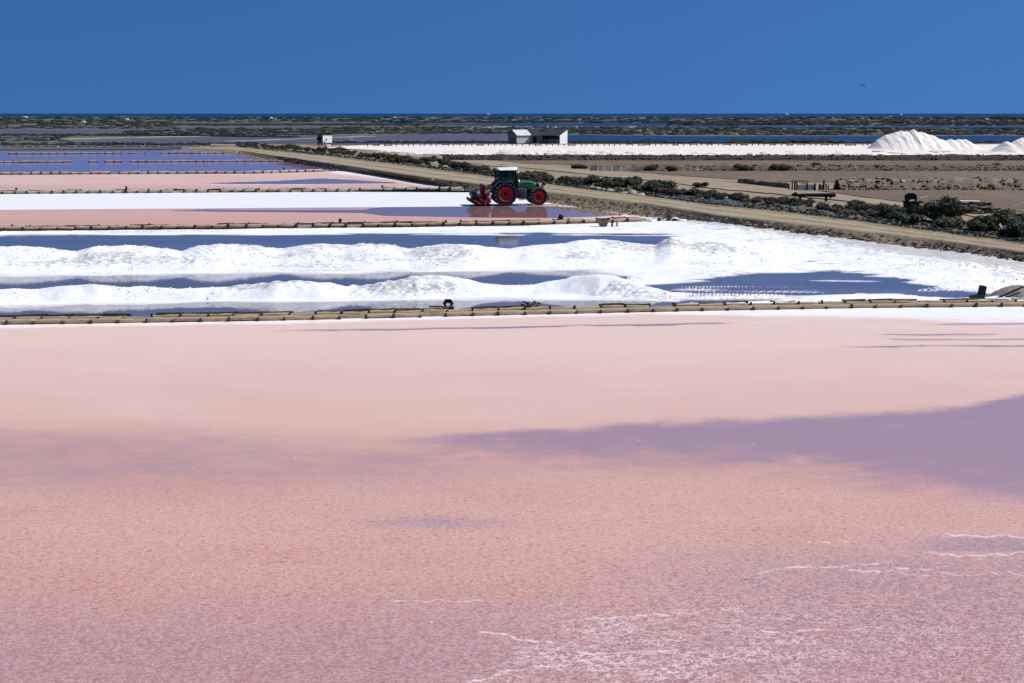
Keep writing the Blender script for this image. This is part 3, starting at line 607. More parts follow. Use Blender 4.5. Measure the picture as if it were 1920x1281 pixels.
rubble('sunlit rough stone bank right of the old wooden pen', [(1400, 352), (1570, 356), (2400, 357)], 1.15, 1570, 2200, 1500, 8, .1, 1, em=RB_T)
rubble('short stretch of broken stones left of the old wooden pen', [(1380, 342), (1480, 353)], .5, 1385, 1478, 90, 7, .3, 1, em=RB_T)

# ------------------------------------------------------------------ timber dikes
def unit_log(seed, flat=False, n=8):
    r = random.Random(seed); m = MB()
    if flat:
        m.box((.5, 0, 0), (1.0, .35, 1.6))
    else:
        ring = []
        for k in range(4):
            x = k / 3; rr = 1 + r.uniform(-.10, .10); oy, oz = r.uniform(-.15, .15), r.uniform(-.15, .15)
            ring += [(x, oy + rr * math.cos(2 * math.pi * j / n) * r.uniform(.93, 1.07), oz + rr * math.sin(2 * math.pi * j / n) * r.uniform(.93, 1.07)) for j in range(n)]
        f = [(k * n + j, k * n + (j + 1) % n, (k + 1) * n + (j + 1) % n, (k + 1) * n + j) for k in range(3) for j in range(n)]
        f += [tuple(range(n - 1, -1, -1)), tuple(range(3 * n, 4 * n))]; m.add(ring, f)
    return m
LOGW = m_wood('salted_log', (.40, .34, .27), (.58, .53, .46), (.16, .12, .09))
LOGS = [unit_log(s).mesh('log', True) for s in range(5)]; PLANKS = [unit_log(s, True).mesh('plank') for s in range(2)]
for me in LOGS: me.materials.append(LOG)
LOGS_NEAR = LOGS; LOGS_FAR = [m_.copy() for m_ in LOGS]
for me in LOGS_FAR: me.materials.clear(); me.materials.append(LOGW); me.name = 'log'
for me in PLANKS: me.materials.append(LOGD)
STK = []
for s in range(4):
    r = random.Random(s + 50); m = MB(); m.cyl((0, 0, -.2), (r.uniform(-.1, .1), r.uniform(-.1, .1), 1), 1.0, .75, 7)
    v = m.v; m.v = [(x * 1, y * 1, z) for x, y, z in v]; me = m.mesh('stake'); me.materials.append(STAKE); STK.append(me)
def along(px0, px1, path, z, step):
    x = np.arange(px0, px1, 2.0); p = gp(x, itp(path, x), z); d = np.concatenate([[0], np.cumsum(np.linalg.norm(np.diff(p, axis=0), axis=1))])
    s = np.arange(0, d[-1], step); return np.stack([np.interp(s, d, p[:, k]) for k in range(3)], -1)
def dike(label, path, x0, x1, pitch, r, rows, gaps=(), earth=None, wd=1.0, name='timber_dike', z=0.0, stake_h=None):
    """rows: list of (offset back in m, kind, radius, stake height or 0)"""
    rr = random.Random(hash(label) % 9999 if False else len(label) * 31)
    mid = P((x0 + x1) / 2, itp(path, (x0 + x1) / 2), z); root = thing(name, mid, label, 'timber dike', 'low timber dikes between the salt ponds'); o = np.array(mid)
    if wd:
        px = np.arange(x0, x1, 8.0); p = gp(px, itp(path, px), z); hz = r * .95
        us = [(.02, -.04), (.06, .6), (.3, .85), (.6, 1.0), (.95, .8), (1.25, -.04)]
        v = np.stack([np.stack([p[:, 0], p[:, 1] + a * wd, z + hz * b * (.65 + .7 * fbm(px * .03, px * 0 + a * 7, 3, 17)) * (b > 0) - .04 * (b < 0)], -1) for a, b in us])
        link('earth', mesh_np('earth', v - o, grid_faces(len(us), len(px))), root, earth)
    for (off, kind, rad, sh) in rows:
        q = along(x0, x1, path, z, pitch); q[:, 1] += off
        xs, _ = to_px(q)
        for k in range(len(q) - 1):
            if any(a < xs[k] < b for a, b in gaps) and rr.random() < .4: continue
            a, b = Vector(q[k]), Vector(q[k + 1]); d = b - a
            if rr.random() > (.06 if kind == 'log' else .16):
                me = rr.choice((LOGS_FAR if rad in (.13, .14) or rad > .175 else LOGS) if kind == 'log' else PLANKS); e = link(kind, me, root)
                e.location = a - mid + Vector((rr.uniform(-.03, .03), rr.uniform(-.03, .03), rad * rr.uniform(.75, 1.15)))
                e.rotation_euler = (rr.uniform(0, 6.28) if kind == 'log' else rr.uniform(-.12, .12), rr.uniform(-.03, .03), math.atan2(d.y, d.x) + rr.uniform(-.015, .015))
                e.scale = (d.length * rr.uniform(.96, 1.04), rad * rr.uniform(.85, 1.1), rad * rr.uniform(.85, 1.1))
            if sh:
                e = link('stake', rr.choice(STK), root); t = sh * rr.uniform(.75, 1.3)
                e.location = a - mid + Vector((rr.uniform(-.05, .05), -rad * 1.25, -.03)); e.scale = (rad * .72, rad * .72, t); e.rotation_euler = (rr.uniform(-.1, .1), rr.uniform(-.16, .16), rr.uniform(0, 6))
    return root
DIKE_EARTH = m_soil('dike_earth', ((.22, .16, .10), (.38, .30, .21), (.12, .085, .055)), 1.2, (1, 1, 1), .06)
dike('near double row timber dike along the far edge of the large pink pond', [(-300, 612), (0, 608.5), (160, 606.5), (480, 601.5), (640, 598), (960, 590.5), (1280, 583.5), (1600, 577.5), (1920, 574.5), (2300, 570)], -200, 2150, 1.02, .085,
     [(0, 'log', .09, .16), (.85, 'log', .08, .20), (1.35, 'plank', .085, .16)], gaps=(), earth=DIKE_EARTH, wd=1.15)
dike('timber dike just in front of the tractor with a white salt strip before it', [(-300, 436), (0, 434), (480, 429), (960, 423.5), (1150, 418), (1265, 414)], -250, 1215, 1.12, .15,
     [(0, 'log', .165, .32), (1.3, 'plank', .15, .3)], gaps=((80, 145), (330, 380), (750, 775)), earth=DIKE_EARTH, wd=1.6)
dike('timber dike along the far edge of the white salt strip left of the tractor', [(-300, 366), (0, 364), (480, 360.5), (640, 360), (880, 356.5)], -250, 872, 1.15, .17,
     [(0, 'log', .18, .34), (1.6, 'plank', .16, .3)], gaps=((235, 250), (310, 360)), earth=DIKE_EARTH, wd=1.8)
dike('timber dike between the nearest violet pond and the pale pink pond', [(-300, 329), (0, 328), (480, 325.5), (635, 321)], -200, 620, 1.22, .20,
     [(0, 'log', .18, .33)], earth=DIKE_EARTH, wd=.8)
dike('broken timber dike across the middle of the violet ponds', [(-300, 306), (0, 305), (480, 303), (560, 303)], -150, 545, 1.3, .18,
     [(0, 'log', .13, .26)], gaps=((98, 220), (-100, -60)), earth=DIKE_EARTH, wd=0)
dike('ruined timber dike with a long gap nearest the far pale kerb', [(-300, 290), (0, 289.2), (440, 287.5)], -150, 440, 1.5, .18,
     [(0, 'log', .14, .27)], gaps=((-100, 28), (200, 315)), earth=DIKE_EARTH, wd=0)
KERB = plain('pale_kerb', (.52, .47, .42), .9, .15)
kr = thing('stone_kerb', P(120, 277.2), 'straight pale stone kerb along the farthest violet pond', 'kerb'); qk = along(-250, 385, [(-300, 277.4), (400, 277.2)], 0, 1.9)
KM = MB().box((.47, 0, .2), (.9, .5, .5)).mesh('kerb_stone', bevel=.03); KM.materials.append(KERB)
for a, b in zip(qk, qk[1:]):
    d = b - a; e = link('kerb_stone', KM, kr); e.location = Vector(a) - kr.location; e.scale = (np.linalg.norm(d) * 1.02, random.uniform(.8, 1.2), random.uniform(.8, 1.15)); e.rotation_euler = (0, 0, math.atan2(d[1], d[0]) + random.uniform(-.02, .02))
# stakes along the far side of the white salt flat
sf = thing('stake_fence', P(1300, 274, ZR), 'long row of short dark stakes along the far edge of the white salt flat', 'stake fence'); fq = along(690, 1640, [(690, 275), (800, 274.2), (1700, 274)], ZR, 1.3)
for p in fq:
    e = link('stake', random.choice(STK), sf); e.location = Vector(p) - sf.location + Vector((random.uniform(-.2, .2), random.uniform(-.4, .4), 0)); e.scale = (.13, .13, random.uniform(.45, .85)); e.rotation_euler = (random.uniform(-.15, .15), random.uniform(-.2, .2), 0)
    if random.random() < .3:
        e = link('rail', PLANKS[0], sf); e.location = Vector(p) - sf.location + Vector((0, 0, random.uniform(.2, .45))); e.scale = (1.3, .12, .12)

# ------------------------------------------------------------------ far salt heaps on the white flat
def far_heap(label, sil, ybase_, back):
    x = np.arange(sil[0][0], sil[-1][0] + .1, 1.0); Yb = float(gp(960, ybase_, ZR)[1]); Yc = Yb + back
    hc = np.maximum(crest_z(itp(sil, x), Yc) - ZR, .0); n = 44; u = np.linspace(0, 2, n)[:, None]
    X = (x - 960) / FPX * (Yc * CT + HC * ST); XX_ = X[None, :] + 0 * u; jag = (fbm(x * .12, x * 0, 4, 15) - .5)[None, :]
    prof = np.where(u < 1, u, np.clip(2 - u, 0, 1)) ** .95; Y_ = Yb + back * u
    rg = 1 - np.abs(2 * fbm(XX_ * .9 + Y_ * .15, Y_ * .16, 4, 25) - 1); gz = fbm(XX_ * 1.6, Y_ * 1.6, 4, 26) - .5
    z = hc[None, :] * prof; z = z * (1 + (rg - .7) * .34 * np.clip(1.15 - prof, 0, 1) * 1.3) + gz * np.minimum(z, 1) * .20
    wide = np.sqrt(np.clip(hc / hc.max(), 0, 1))[None, :]; Y_ = Yc + (Y_ - Yc) * (.25 + .75 * wide) + jag * .6
    v = np.stack([XX_, Y_, ZR + .03 + z], -1); c = v.reshape(-1, 3).mean(0); c[2] = ZR
    o = link('salt_heap', mesh_np('salt_heap', v - c, grid_faces(n, len(x))), None, FARSALT); o.location = c
    return tag(o, label, 'salt heap', 'tall salt heaps on the white flat')
far_heap('tallest creamy white salt heap with jagged top on the far salt flat', [(1626, 281), (1633, 274), (1642, 264), (1658, 254), (1674, 249.5), (1686, 244.6), (1693, 246.6), (1698, 244.4), (1702, 247), (1710, 243), (1718, 247), (1730, 248), (1739, 253), (1745, 253), (1757, 259.5), (1771, 264), (1780, 270), (1790, 281)], 281.5, 8)
far_heap('low lumpy salt heap touching the right side of the tallest salt heap', [(1752, 281), (1768, 268), (1772, 264), (1780, 260.8), (1788, 263.5), (1796, 261.6), (1802, 262.5), (1810, 261), (1817, 265.5), (1828, 273), (1838, 281)], 281, 6)
far_heap('salt heap cut off by the right edge of the photo', [(1856, 287), (1868, 278), (1881, 267), (1888, 265.6), (1893, 268.4), (1908, 261), (1917, 258.5), (1930, 253), (1950, 249), (1985, 252), (2030, 262), (2075, 276), (2095, 287)], 287.5, 8)

# ------------------------------------------------------------------ shrubs
def bush_mesh(seed, w_=1.0, h_=.8, n=850):
    """unit bush about 2 wide and h_ tall, made of leaf clumps round a dark heart"""
    r = np.random.default_rng(seed); vs, fs, ts = [], [], []; o = 0
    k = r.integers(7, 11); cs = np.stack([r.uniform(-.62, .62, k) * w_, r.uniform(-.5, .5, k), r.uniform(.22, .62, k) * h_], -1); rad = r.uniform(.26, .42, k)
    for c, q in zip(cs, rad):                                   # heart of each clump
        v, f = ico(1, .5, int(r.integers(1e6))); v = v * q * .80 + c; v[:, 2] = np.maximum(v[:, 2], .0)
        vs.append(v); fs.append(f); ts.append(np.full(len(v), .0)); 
    nv = 0; F_ = []
    for v, f in zip(vs, fs): F_.append(f + nv); nv += len(v)
    i = r.integers(0, k, n); d = r.normal(size=(n, 3)); d /= np.linalg.norm(d, axis=1)[:, None]; d[:, 2] = np.abs(d[:, 2]) * .9 - .15
    p = cs[i] + d * rad[i][:, None] * r.uniform(.72, 1.18, n)[:, None]; p[:, 2] = np.maximum(p[:, 2], .02)
    a = r.normal(size=(n, 3)); a /= np.linalg.norm(a, axis=1)[:, None]; b = np.cross(a, d + r.normal(size=(n, 3)) * .5); b /= np.linalg.norm(b, axis=1)[:, None] + 1e-6
    s = r.uniform(.035, .085, n)[:, None]
    q = np.stack([p - a * s * 1.5, p + b * s * .8, p + a * s * 1.5], 1).reshape(-1, 3)
    tri = np.arange(3 * n).reshape(n, 3) + nv
    me = mesh_np('foliage', np.concatenate(vs + [q]), np.concatenate(F_ + [tri]), False)
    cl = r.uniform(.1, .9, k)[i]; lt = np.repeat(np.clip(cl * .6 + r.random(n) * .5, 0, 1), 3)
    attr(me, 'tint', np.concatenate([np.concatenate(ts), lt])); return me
BUSH = [bush_mesh(s, 1.0, random.Random(s).uniform(.75, 1.0)) for s in range(6)]; BUSHG = [bush_mesh(s + 30, 1.0, random.Random(s).uniform(.75, 1.0)) for s in range(4)]
for me in BUSH: me.materials.append(LEAF)
for me in BUSHG: me.materials.append(LEAFG)
sm = MB()
for k in range(7):
    a = k * .9; sm.cyl((.05 * math.cos(a), .05 * math.sin(a), -.05), (.5 * math.cos(a), .4 * math.sin(a), .5 + .04 * k), .035, .015, 5)
STEMS = sm.mesh('stem'); STEMS.materials.append(STEM)
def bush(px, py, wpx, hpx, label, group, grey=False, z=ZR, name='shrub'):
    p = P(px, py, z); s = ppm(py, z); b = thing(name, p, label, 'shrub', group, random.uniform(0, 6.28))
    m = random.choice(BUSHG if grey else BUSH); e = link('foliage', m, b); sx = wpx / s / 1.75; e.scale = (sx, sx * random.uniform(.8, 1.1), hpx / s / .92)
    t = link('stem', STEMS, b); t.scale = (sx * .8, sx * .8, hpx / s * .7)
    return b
HEDGE = [(455, 274, 6), (490, 276.5, 8), (520, 279, 9), (560, 281, 12), (600, 287, 13), (650, 290, 13), (700, 297, 15), (760, 306, 20), (820, 310, 16), (880, 322, 18), (930, 331, 25), (990, 340, 26), (1020, 343, 24), (1060, 346, 21), (1100, 350, 22), (1130, 350, 24), (1170, 352, 20), (1200, 358, 29), (1240, 362, 31), (1260, 365, 26), (1290, 368, 20), (1330, 373, 22), (1380, 377, 22), (1420, 381, 22), (1470, 385, 24), (1520, 388, 22), (1560, 397, 22), (1600, 402, 28), (1640, 406, 28), (1680, 412, 34), (1720, 420, 38), (1770, 426, 44), (1830, 432, 34), (1880, 438, 42), (1920, 445, 48), (1990, 455, 48), (2060, 462, 48)]
hb = np.array(HEDGE)
SECT = [(560, 'at the far track end'), (640, 'just below the white hut'), (720, 'right of the white hut'), (790, 'in the dense far clump'), (880, 'left of the tractor'), (985, 'directly behind the tractor cab'), (1080, 'just behind the tractor bonnet'), (1180, 'beside the small roadside boulders'),
        (1280, 'above the long yellow boulder'), (1390, 'beside the wet ditch'), (1480, 'below the old wooden pen'), (1580, 'before the black steel trough'), (1690, 'left of the black winch'), (1800, 'right of the black winch'), (1880, 'below the heap of broken planks'), (2400, 'at the right edge')]
ORD = ['first', 'second', 'third', 'fourth', 'fifth', 'sixth', 'seventh', 'eighth', 'ninth', 'tenth', 'eleventh', 'twelfth', 'thirteenth', 'fourteenth', 'fifteenth', 'sixteenth']
x = 450.0; todo = []
while x < 2050:
    h = float(np.interp(x, [450, 1100, 1180, 1290, 1320, 1650, 1760, 2050], [.85, .85, 1.05, 1.0, .8, .85, 1.1, 1.1])) * float(np.interp(x, hb[:, 0], hb[:, 2])); y = float(np.interp(x, hb[:, 0], hb[:, 1]))
    for k in range(2):
        hh_ = h * random.uniform(.7, 1.1) * (1 if k == 0 else .62); xx = x + random.uniform(-.3, .3) * h; yy = y + (random.uniform(-.18, .0) if k == 0 else random.uniform(-.02, .12)) * h
        todo.append((xx, yy, hh_ * random.uniform(1.8, 2.8), hh_, k))
    x += h * random.uniform(.85, 1.5)
cnt = {}
for xx, yy, ww, hh_, k in sorted(todo):
    lb = next(l for lim, l in SECT if xx < lim); cnt[lb, k] = cnt.get((lb, k), 0) + 1
    bush(xx, yy, ww, hh_, ORD[min(cnt[lb, k], 16) - 1] + (' tall rear' if k == 0 else ' low front') + ' shrub from the left in the hedge ' + lb, 'shrubs of the hedge along the dirt track', grey=random.random() < .4)
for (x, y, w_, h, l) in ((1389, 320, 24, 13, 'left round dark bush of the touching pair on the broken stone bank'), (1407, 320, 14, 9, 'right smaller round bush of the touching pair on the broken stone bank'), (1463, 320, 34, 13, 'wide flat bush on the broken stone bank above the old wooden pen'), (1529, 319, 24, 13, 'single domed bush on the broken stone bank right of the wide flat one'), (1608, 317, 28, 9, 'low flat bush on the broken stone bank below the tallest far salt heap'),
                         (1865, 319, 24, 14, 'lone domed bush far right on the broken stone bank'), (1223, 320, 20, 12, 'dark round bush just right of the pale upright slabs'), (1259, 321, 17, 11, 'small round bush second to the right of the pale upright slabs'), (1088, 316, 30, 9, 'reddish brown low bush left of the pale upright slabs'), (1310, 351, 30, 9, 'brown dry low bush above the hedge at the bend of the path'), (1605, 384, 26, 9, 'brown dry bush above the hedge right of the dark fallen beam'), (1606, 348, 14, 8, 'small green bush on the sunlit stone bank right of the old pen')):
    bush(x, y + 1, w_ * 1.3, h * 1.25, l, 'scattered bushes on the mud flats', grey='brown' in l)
heap_of('salt_clods', ROCK, CLODS[0], CLODS[1], rng.uniform(0, 6, 900), rng.random(900), m_salt('clod_salt', (.84, .83, .82), (.62, .60, .58), False, .01))
n = 130; xs = np.where(rng.random(n) < .6, rng.uniform(940, 1130, n), rng.uniform(700, 1900, n)); pt = gp(xs, rng.uniform(284, 291.5, n), ZR + .06)
heap_of('salt_lumps', DOME, pt, np.stack([rng.uniform(.5, 2.2, n), rng.uniform(.4, 1.2, n), rng.uniform(.12, .5, n)], -1), rng.uniform(-.6, .6, n), rng.random(n), PANSALT)
# tufts on the bank and the ditch edge
n = 2600; ii = rng.integers(0, RV.shape[1], n); jj = rng.integers(2, 20, n); pt = RV[jj, ii] + rng.normal(size=(n, 3)) * [.15, .25, 0]
heap_of('dry_grass', DOME, pt, np.stack([rng.uniform(.05, .17, n), rng.uniform(.05, .17, n), rng.uniform(.03, .11, n)], -1), rng.uniform(0, 6, n), rng.random(n) ** 1.2, TUFT)
n = 1500; xs = rng.uniform(450, 2200, n); ys = itp(FSH, xs) - rng.uniform(.5, 1, n) * np.interp(xs, [450, 2200], [1.5, 8]) * rng.choice([.6, 1, 2.2], n); pt = gp(xs, ys, ZR + .12); s = FPX / pt[:, 1]
heap_of('ditch_grass', DOME, pt, np.stack([rng.uniform(1.5, 6, n) / s, rng.uniform(1.5, 6, n) / s, rng.uniform(1, 3.5, n) / s], -1), rng.uniform(0, 6, n), np.clip(.35 + rng.normal(size=n) * .22, 0, .9), SCRUB)
n = 900; xs = rng.uniform(450, 2200, n); ys = np.where(rng.random(n) < .6, itp(FSH, xs) - .8, itp(TOE, xs) - 1) + rng.normal(size=n) * 1.6; pt = gp(xs, ys, .6 * (ys < itp(NSH, xs)) + .1); s = FPX / pt[:, 1]
heap_of('gravel', ROCK, pt, np.stack([rng.uniform(.6, 2.2, n) / s] * 3, -1), rng.uniform(0, 6, n), rng.uniform(.7, 1, n), STONE)
BM = []
for s in range(4):
    v, f = ico(2, .35, s + 70, .7); me = mesh_np('roadside_boulder', v, f, False); me.materials.append(BOULD); BM.append(me)
for k, (x, y, wd, hp, l) in enumerate(((1109, 352.5, 13, 8, 'grey pitted boulder at the left end of the roadside boulders'), (1122, 354, 13, 6, 'low pale boulder between the grey pitted one and the pointed one'), (1131, 357, 9, 8, 'small pointed pale boulder in the row beside the track'), (1144, 359, 18, 9, 'large cream boulder right of the small pointed one'), (1172, 363, 16, 7, 'brownish boulder between the large cream and the leaning yellow ones'), (1185, 363, 20, 13, 'tall leaning yellow boulder in the row beside the track'), (1201, 367, 20, 10, 'long yellow boulder at the right end of the roadside boulders'),
                                 (660, 298.5, 5, 3.5, 'small bright white stone at the hedge foot, left of two'), (673, 299.5, 5, 3, 'small bright white stone at the hedge foot, right of two'), (443, 286.5, 6, 4, 'lone white stone at the far end of the track'), (812, 337.5, 10, 4, 'flat white stone slab on the bank left of the tractor'))):
    q = P(x, y, ZR + .1 if y < itp(FSH, x) + 1 else .6); s = ppm(y, ZR); o = link('roadside_boulder', BM[k % 4]); o.location = q; o.scale = (wd / s / 2, wd / s / 2.4, hp / s / 1.3); o.rotation_euler = (0, random.uniform(-.2, .2), random.uniform(0, 6)); tag(o, l, 'boulder', 'boulders beside the dirt track')

# ------------------------------------------------------------------ the tractor
GREEN = plain('green_paint', (.030, .15, .065), .35, .5, .15, 3); DGREEN = plain('dark_green_panel', (.03, .10, .055), .5, .4, .2, 5)
DARK = plain('dark_metal', (.022, .026, .034), .5, .4, .3, 5); RUBB = plain('tyre_rubber', (.02, .02, .021), .85, .2, .25, 8); LUGC = plain('salted_lug', (.10, .10, .10), .9, .15, .5, 9)
RED = plain('red_paint', (.58, .035, .022), .4, .5, .25, 4); DRED = plain('worn_red_paint', (.22, .03, .025), .6, .3, .5, 5); ROOFW = plain('white_roof_paint', (.82, .82, .80), .35, .4, .05)
BLK = plain('black_frame', (.010, .010, .012), .7, .15, .2); CHR = plain('exhaust_steel', (.32, .32, .33), .35, .5, .2, 6, .8); ORANGE = plain('beacon_lens', (.75, .07, .04), .25, .5, .05); FENDER = plain('fender_plastic', (.055, .066, .085), .45, .4, .2)
SEATM = plain('seat_cloth', (.05, .05, .055), .9, .1)
tg = NT('cab_glass'); gl = tg.n('ShaderNodeBsdfGlass'); gl.inputs['Color'].default_value = (.35, .62, .60, 1); gl.inputs['Roughness'].default_value = .02; gl.inputs['IOR'].default_value = 1.1
tr_ = tg.n('ShaderNodeBsdfTransparent'); tr_.inputs[0].default_value = (.25, .46, .45, 1)
GLASS = tg.done(tg.mixs(.72, tg.pr((.015, .035, .035), .03, .5), tr_.outputs[0]))
LAMP = plain('lamp_lens', (.7, .72, .72), .15, .5, .05)
tl = P(944, 384.6); YAW = R(10)
T = thing('tractor', tl, 'dark green tractor with white roof and red wheel rims on the salt pan', 'tractor', None, YAW)
def wheel(cx, cy, r, w_, rimr, nl, side):
    wh = MB(); hw = w_ / 2
    wh.lathe([(rimr, -hw * .80), (r * .84, -hw), (r * .93, -hw * .92), (r * .955, -hw * .5), (r * .96, 0), (r * .955, hw * .5), (r * .93, hw * .92), (r * .84, hw), (rimr, hw * .80)], (cx, cy, r), 36)
    tyre = wh.build('wheel', RUBB, T, True)
    lug = MB()
    for k in range(nl):
        for sgn in (-1, 1):
            a = 2 * math.pi * (k + (.5 if sgn > 0 else 0)) / nl; c = Vector((cx, cy, r))
            def q(ang, rad, y): return c + Vector((rad * math.cos(ang), y, rad * math.sin(ang)))
            da, sw = .34 * math.pi * 2 / nl, 1.1 * math.pi * 2 / nl
            y0, y1 = sgn * hw * .02, sgn * hw * 1.02
            v = [q(a, r * .94, y0), q(a + da, r * .94, y0), q(a + sw + da, r * .86, y1), q(a + sw, r * .86, y1), q(a, r * 1.0, y0), q(a + da, r * 1.0, y0), q(a + sw + da, r * .985, y1), q(a + sw, r * .985, y1)]
            lug.add(v, [(0, 1, 2, 3), (7, 6, 5, 4), (0, 4, 5, 1), (1, 5, 6, 2), (2, 6, 7, 3), (3, 7, 4, 0)])
    tag(lug.build('tread', LUGC, tyre), kind='stuff')
    rim = MB(); s = side
    rim.lathe([(rimr * 1.02, s * hw * .80), (rimr * .97, s * hw * .84), (rimr * .93, s * hw * .72), (rimr * .84, s * hw * .0), (rimr * .78, s * -hw * .45), (rimr * .38, s * -hw * .40), (rimr * .32, s * -hw * .1), (.02, s * -hw * .08)], (cx, cy, r), 32)
    rim.build('rim', RED, tyre, True)
    hb_ = MB(); hb_.cyl((cx, cy - s * hw * .3, r), (cx, cy + s * hw * .25, r), rimr * .27, rimr * .22, 14)
    for k in range(8):
        a = k * math.pi / 4; hb_.cyl((cx + rimr * .5 * math.cos(a), cy - s * hw * .5, r + rimr * .5 * math.sin(a)), (cx + rimr * .5 * math.cos(a), cy - s * hw * .34, r + rimr * .5 * math.sin(a)), .035, .035, 6)
    hb_.build('hub', BLK, tyre)
for s in (-1, 1):
    wheel(0, s * .98, .98, .62, .60, 18, s); wheel(2.86, s * .97, .77, .52, .44, 16, s)
ch = MB(); ch.box((.3, 0, .95), (1.5, .7, .7)); ch.box((1.6, 0, .95), (2.4, .5, .6)); ch.box((0, 0, .98), (.3, 1.9, .3)); ch.box((2.86, 0, .77), (.26, 1.8, .24)); ch.box((2.6, 0, 1.1), (1.1, .6, .45)); ch.build('chassis', DARK, T, bevel=.02)
tk = MB(); tk.prism([(.95, .62), (1.75, .58), (1.82, .75), (1.82, 1.2), (1.62, 1.42), (1.0, 1.45)], -1.05, -.45); tk.build('fuel_tank', FENDER, T, bevel=.03)
tk = MB(); tk.prism([(.95, .62), (1.75, .58), (1.82, .75), (1.82, 1.2), (1.62, 1.42), (1.0, 1.45)], .45, 1.05); tk.build('toolbox', FENDER, T, bevel=.03)
stp = MB()
for k in range(3): stp.box((1.35 - k * .02, -1.1, .5 + k * .3), (.5, .16, .04))
stp.build('step', DARK, T)
for s in (-1, 1):
    f_ = MB(); y0, y1 = (s * 1.30, s * .62) if s < 0 else (s * .62, s * 1.30)
    pts = [(-1.12, 1.30), (-.98, 1.62), (-.62, 1.96), (-.45, 2.02), (.42, 2.02), (.58, 1.92), (.98, 1.36), (1.06, 1.18)]
    f_.sheet_strip(pts, y0, y1, .05); f_.prism([(-.98, 1.62), (-.62, 1.96), (.58, 1.92), (.98, 1.36), (.8, 1.42), (.45, 1.75), (-.45, 1.80), (-.8, 1.55)], s * .60 - .02, s * .60 + .02)
    f_.build('fender', FENDER, T)
    lp = MB(); lp.box((-1.12, s * 1.1, 1.62), (.10, .3, .14)); lp.build('tail_lamp', BLK, T)
# hood: a rounded, nose-down shell
hs = []
for (x, zt, zb, hw) in ((1.2, 2.10, 1.34, .44), (1.6, 2.10, 1.34, .44), (2.1, 2.07, 1.34, .44), (2.5, 2.00, 1.36, .43), (2.72, 1.90, 1.40, .41), (2.80, 1.70, 1.42, .39)):
    hs.append([(x, -hw, zb), (x, -hw, zt - .22), (x, -hw * .86, zt - .07), (x, -hw * .5, zt), (x, hw * .5, zt), (x, hw * .86, zt - .07), (x, hw, zt - .22), (x, hw, zb)])
hm = MB(); fl8 = [q for r_ in hs for q in r_]
hm.add(fl8, [(a * 8 + k, a * 8 + k + 1, (a + 1) * 8 + k + 1, (a + 1) * 8 + k) for a in range(5) for k in range(7)] + [tuple(range(7, -1, -1)), tuple(range(40, 48))]); hood = hm.build('hood', GREEN, T)
for s in (-1, 1):
    g_ = MB(); g_.prism([(1.28, 1.42), (2.2, 1.42), (2.3, 1.78), (1.28, 1.80)], s * .445 - .012, s * .445 + .012); g_.build('side_panel', DGREEN, hood)
    g_ = MB(); g_.prism([(1.5, 1.82), (2.35, 1.80), (2.45, 1.86), (1.5, 1.88)], s * .447 - .012, s * .447 + .012); g_.build('air_vent', BLK, hood)
    g_ = MB(); g_.box((2.70, s * .36, 1.80), (.14, .14, .12)); g_.build('headlight', LAMP, hood)
gr = MB(); gr.prism([(2.805, 1.36), (3.02, 1.36), (3.06, 1.60), (2.98, 1.84), (2.80, 1.90)], -.40, .40); gr.build('grille', BLK, hood, bevel=.02)
ln_ = MB(); ln_.box((3.1, 0, 1.0), (.35, .8, .5))
for s in (-.4, .4): ln_.cyl((3.08, s, 1.15), (3.48, s, 1.72), .07, .05, 8); ln_.cyl((3.1, s, .85), (3.7, s, .62), .06, .05, 8); ln_.cyl((3.45, s, 1.68), (3.60, s, 1.84), .075, .06, 8)
ln_.build('front_linkage', BLK, T)
ex = MB(); ex.cyl((1.22, -.52, 1.6), (1.22, -.52, 2.15), .09, .09, 12); ex.cyl((1.22, -.52, 2.15), (1.20, -.52, 2.92), .05, .05, 12); ex.cyl((1.20, -.52, 2.92), (1.12, -.52, 3.0), .05, .05, 10); ex.build('exhaust', CHR, T, True)
cabr = MB(); 
cl4 = [((-.62, -.74, 2.0), (-.50, -.72, 2.95)), ((.28, -.80, 1.6), (.28, -.74, 2.95)), ((1.12, -.60, 1.5), (.96, -.66, 2.95))]
for a, b in cl4:
    for s in (1, -1): cabr.cyl((a[0], a[1] * s, a[2]), (b[0], b[1] * s, b[2]), .05, .045, 6)
cabr.box((.2, 0, 1.62), (1.7, 1.3, .32)); cabr.box((-.3, 0, 1.92), (.66, 1.42, .16)); cabr.box((.2, 0, 2.93), (1.6, 1.5, .08)); cabr.box((1.06, 0, 2.0), (.10, 1.1, .5))
cab = cabr.build('cab', BLK, T)
gw = MB(); gw.add([(-.60, -.745, 2.02), (.26, -.79, 1.98), (.27, -.745, 2.9), (-.5, -.725, 2.9)], [(0, 1, 2, 3)]); gw.build('side_window', GLASS, cab)
gw = MB(); gw.add([(-.60, .745, 2.02), (.26, .79, 1.98), (.27, .745, 2.9), (-.5, .725, 2.9)], [(0, 1, 2, 3)]); gw.build('side_window', GLASS, cab)
gw = MB(); gw.add([(.30, -.79, 1.62), (1.10, -.605, 1.55), (.95, -.66, 2.9), (.29, -.745, 2.9)], [(0, 1, 2, 3)]); dr = gw.build('door', GLASS, cab)
dh = MB(); dh.box((.40, -.80, 2.05), (.16, .05, .05)); dh.build('handle', CHR, dr)
gw = MB(); gw.add([(.30, .79, 1.62), (1.10, .605, 1.55), (.95, .66, 2.9), (.29, .745, 2.9)], [(0, 1, 2, 3)]); gw.build('door', GLASS, cab)
gw = MB(); gw.add([(1.11, -.58, 2.2), (1.11, .58, 2.2), (.97, .64, 2.9), (.97, -.64, 2.9)], [(0, 1, 2, 3)]); gw.build('windscreen', GLASS, cab)
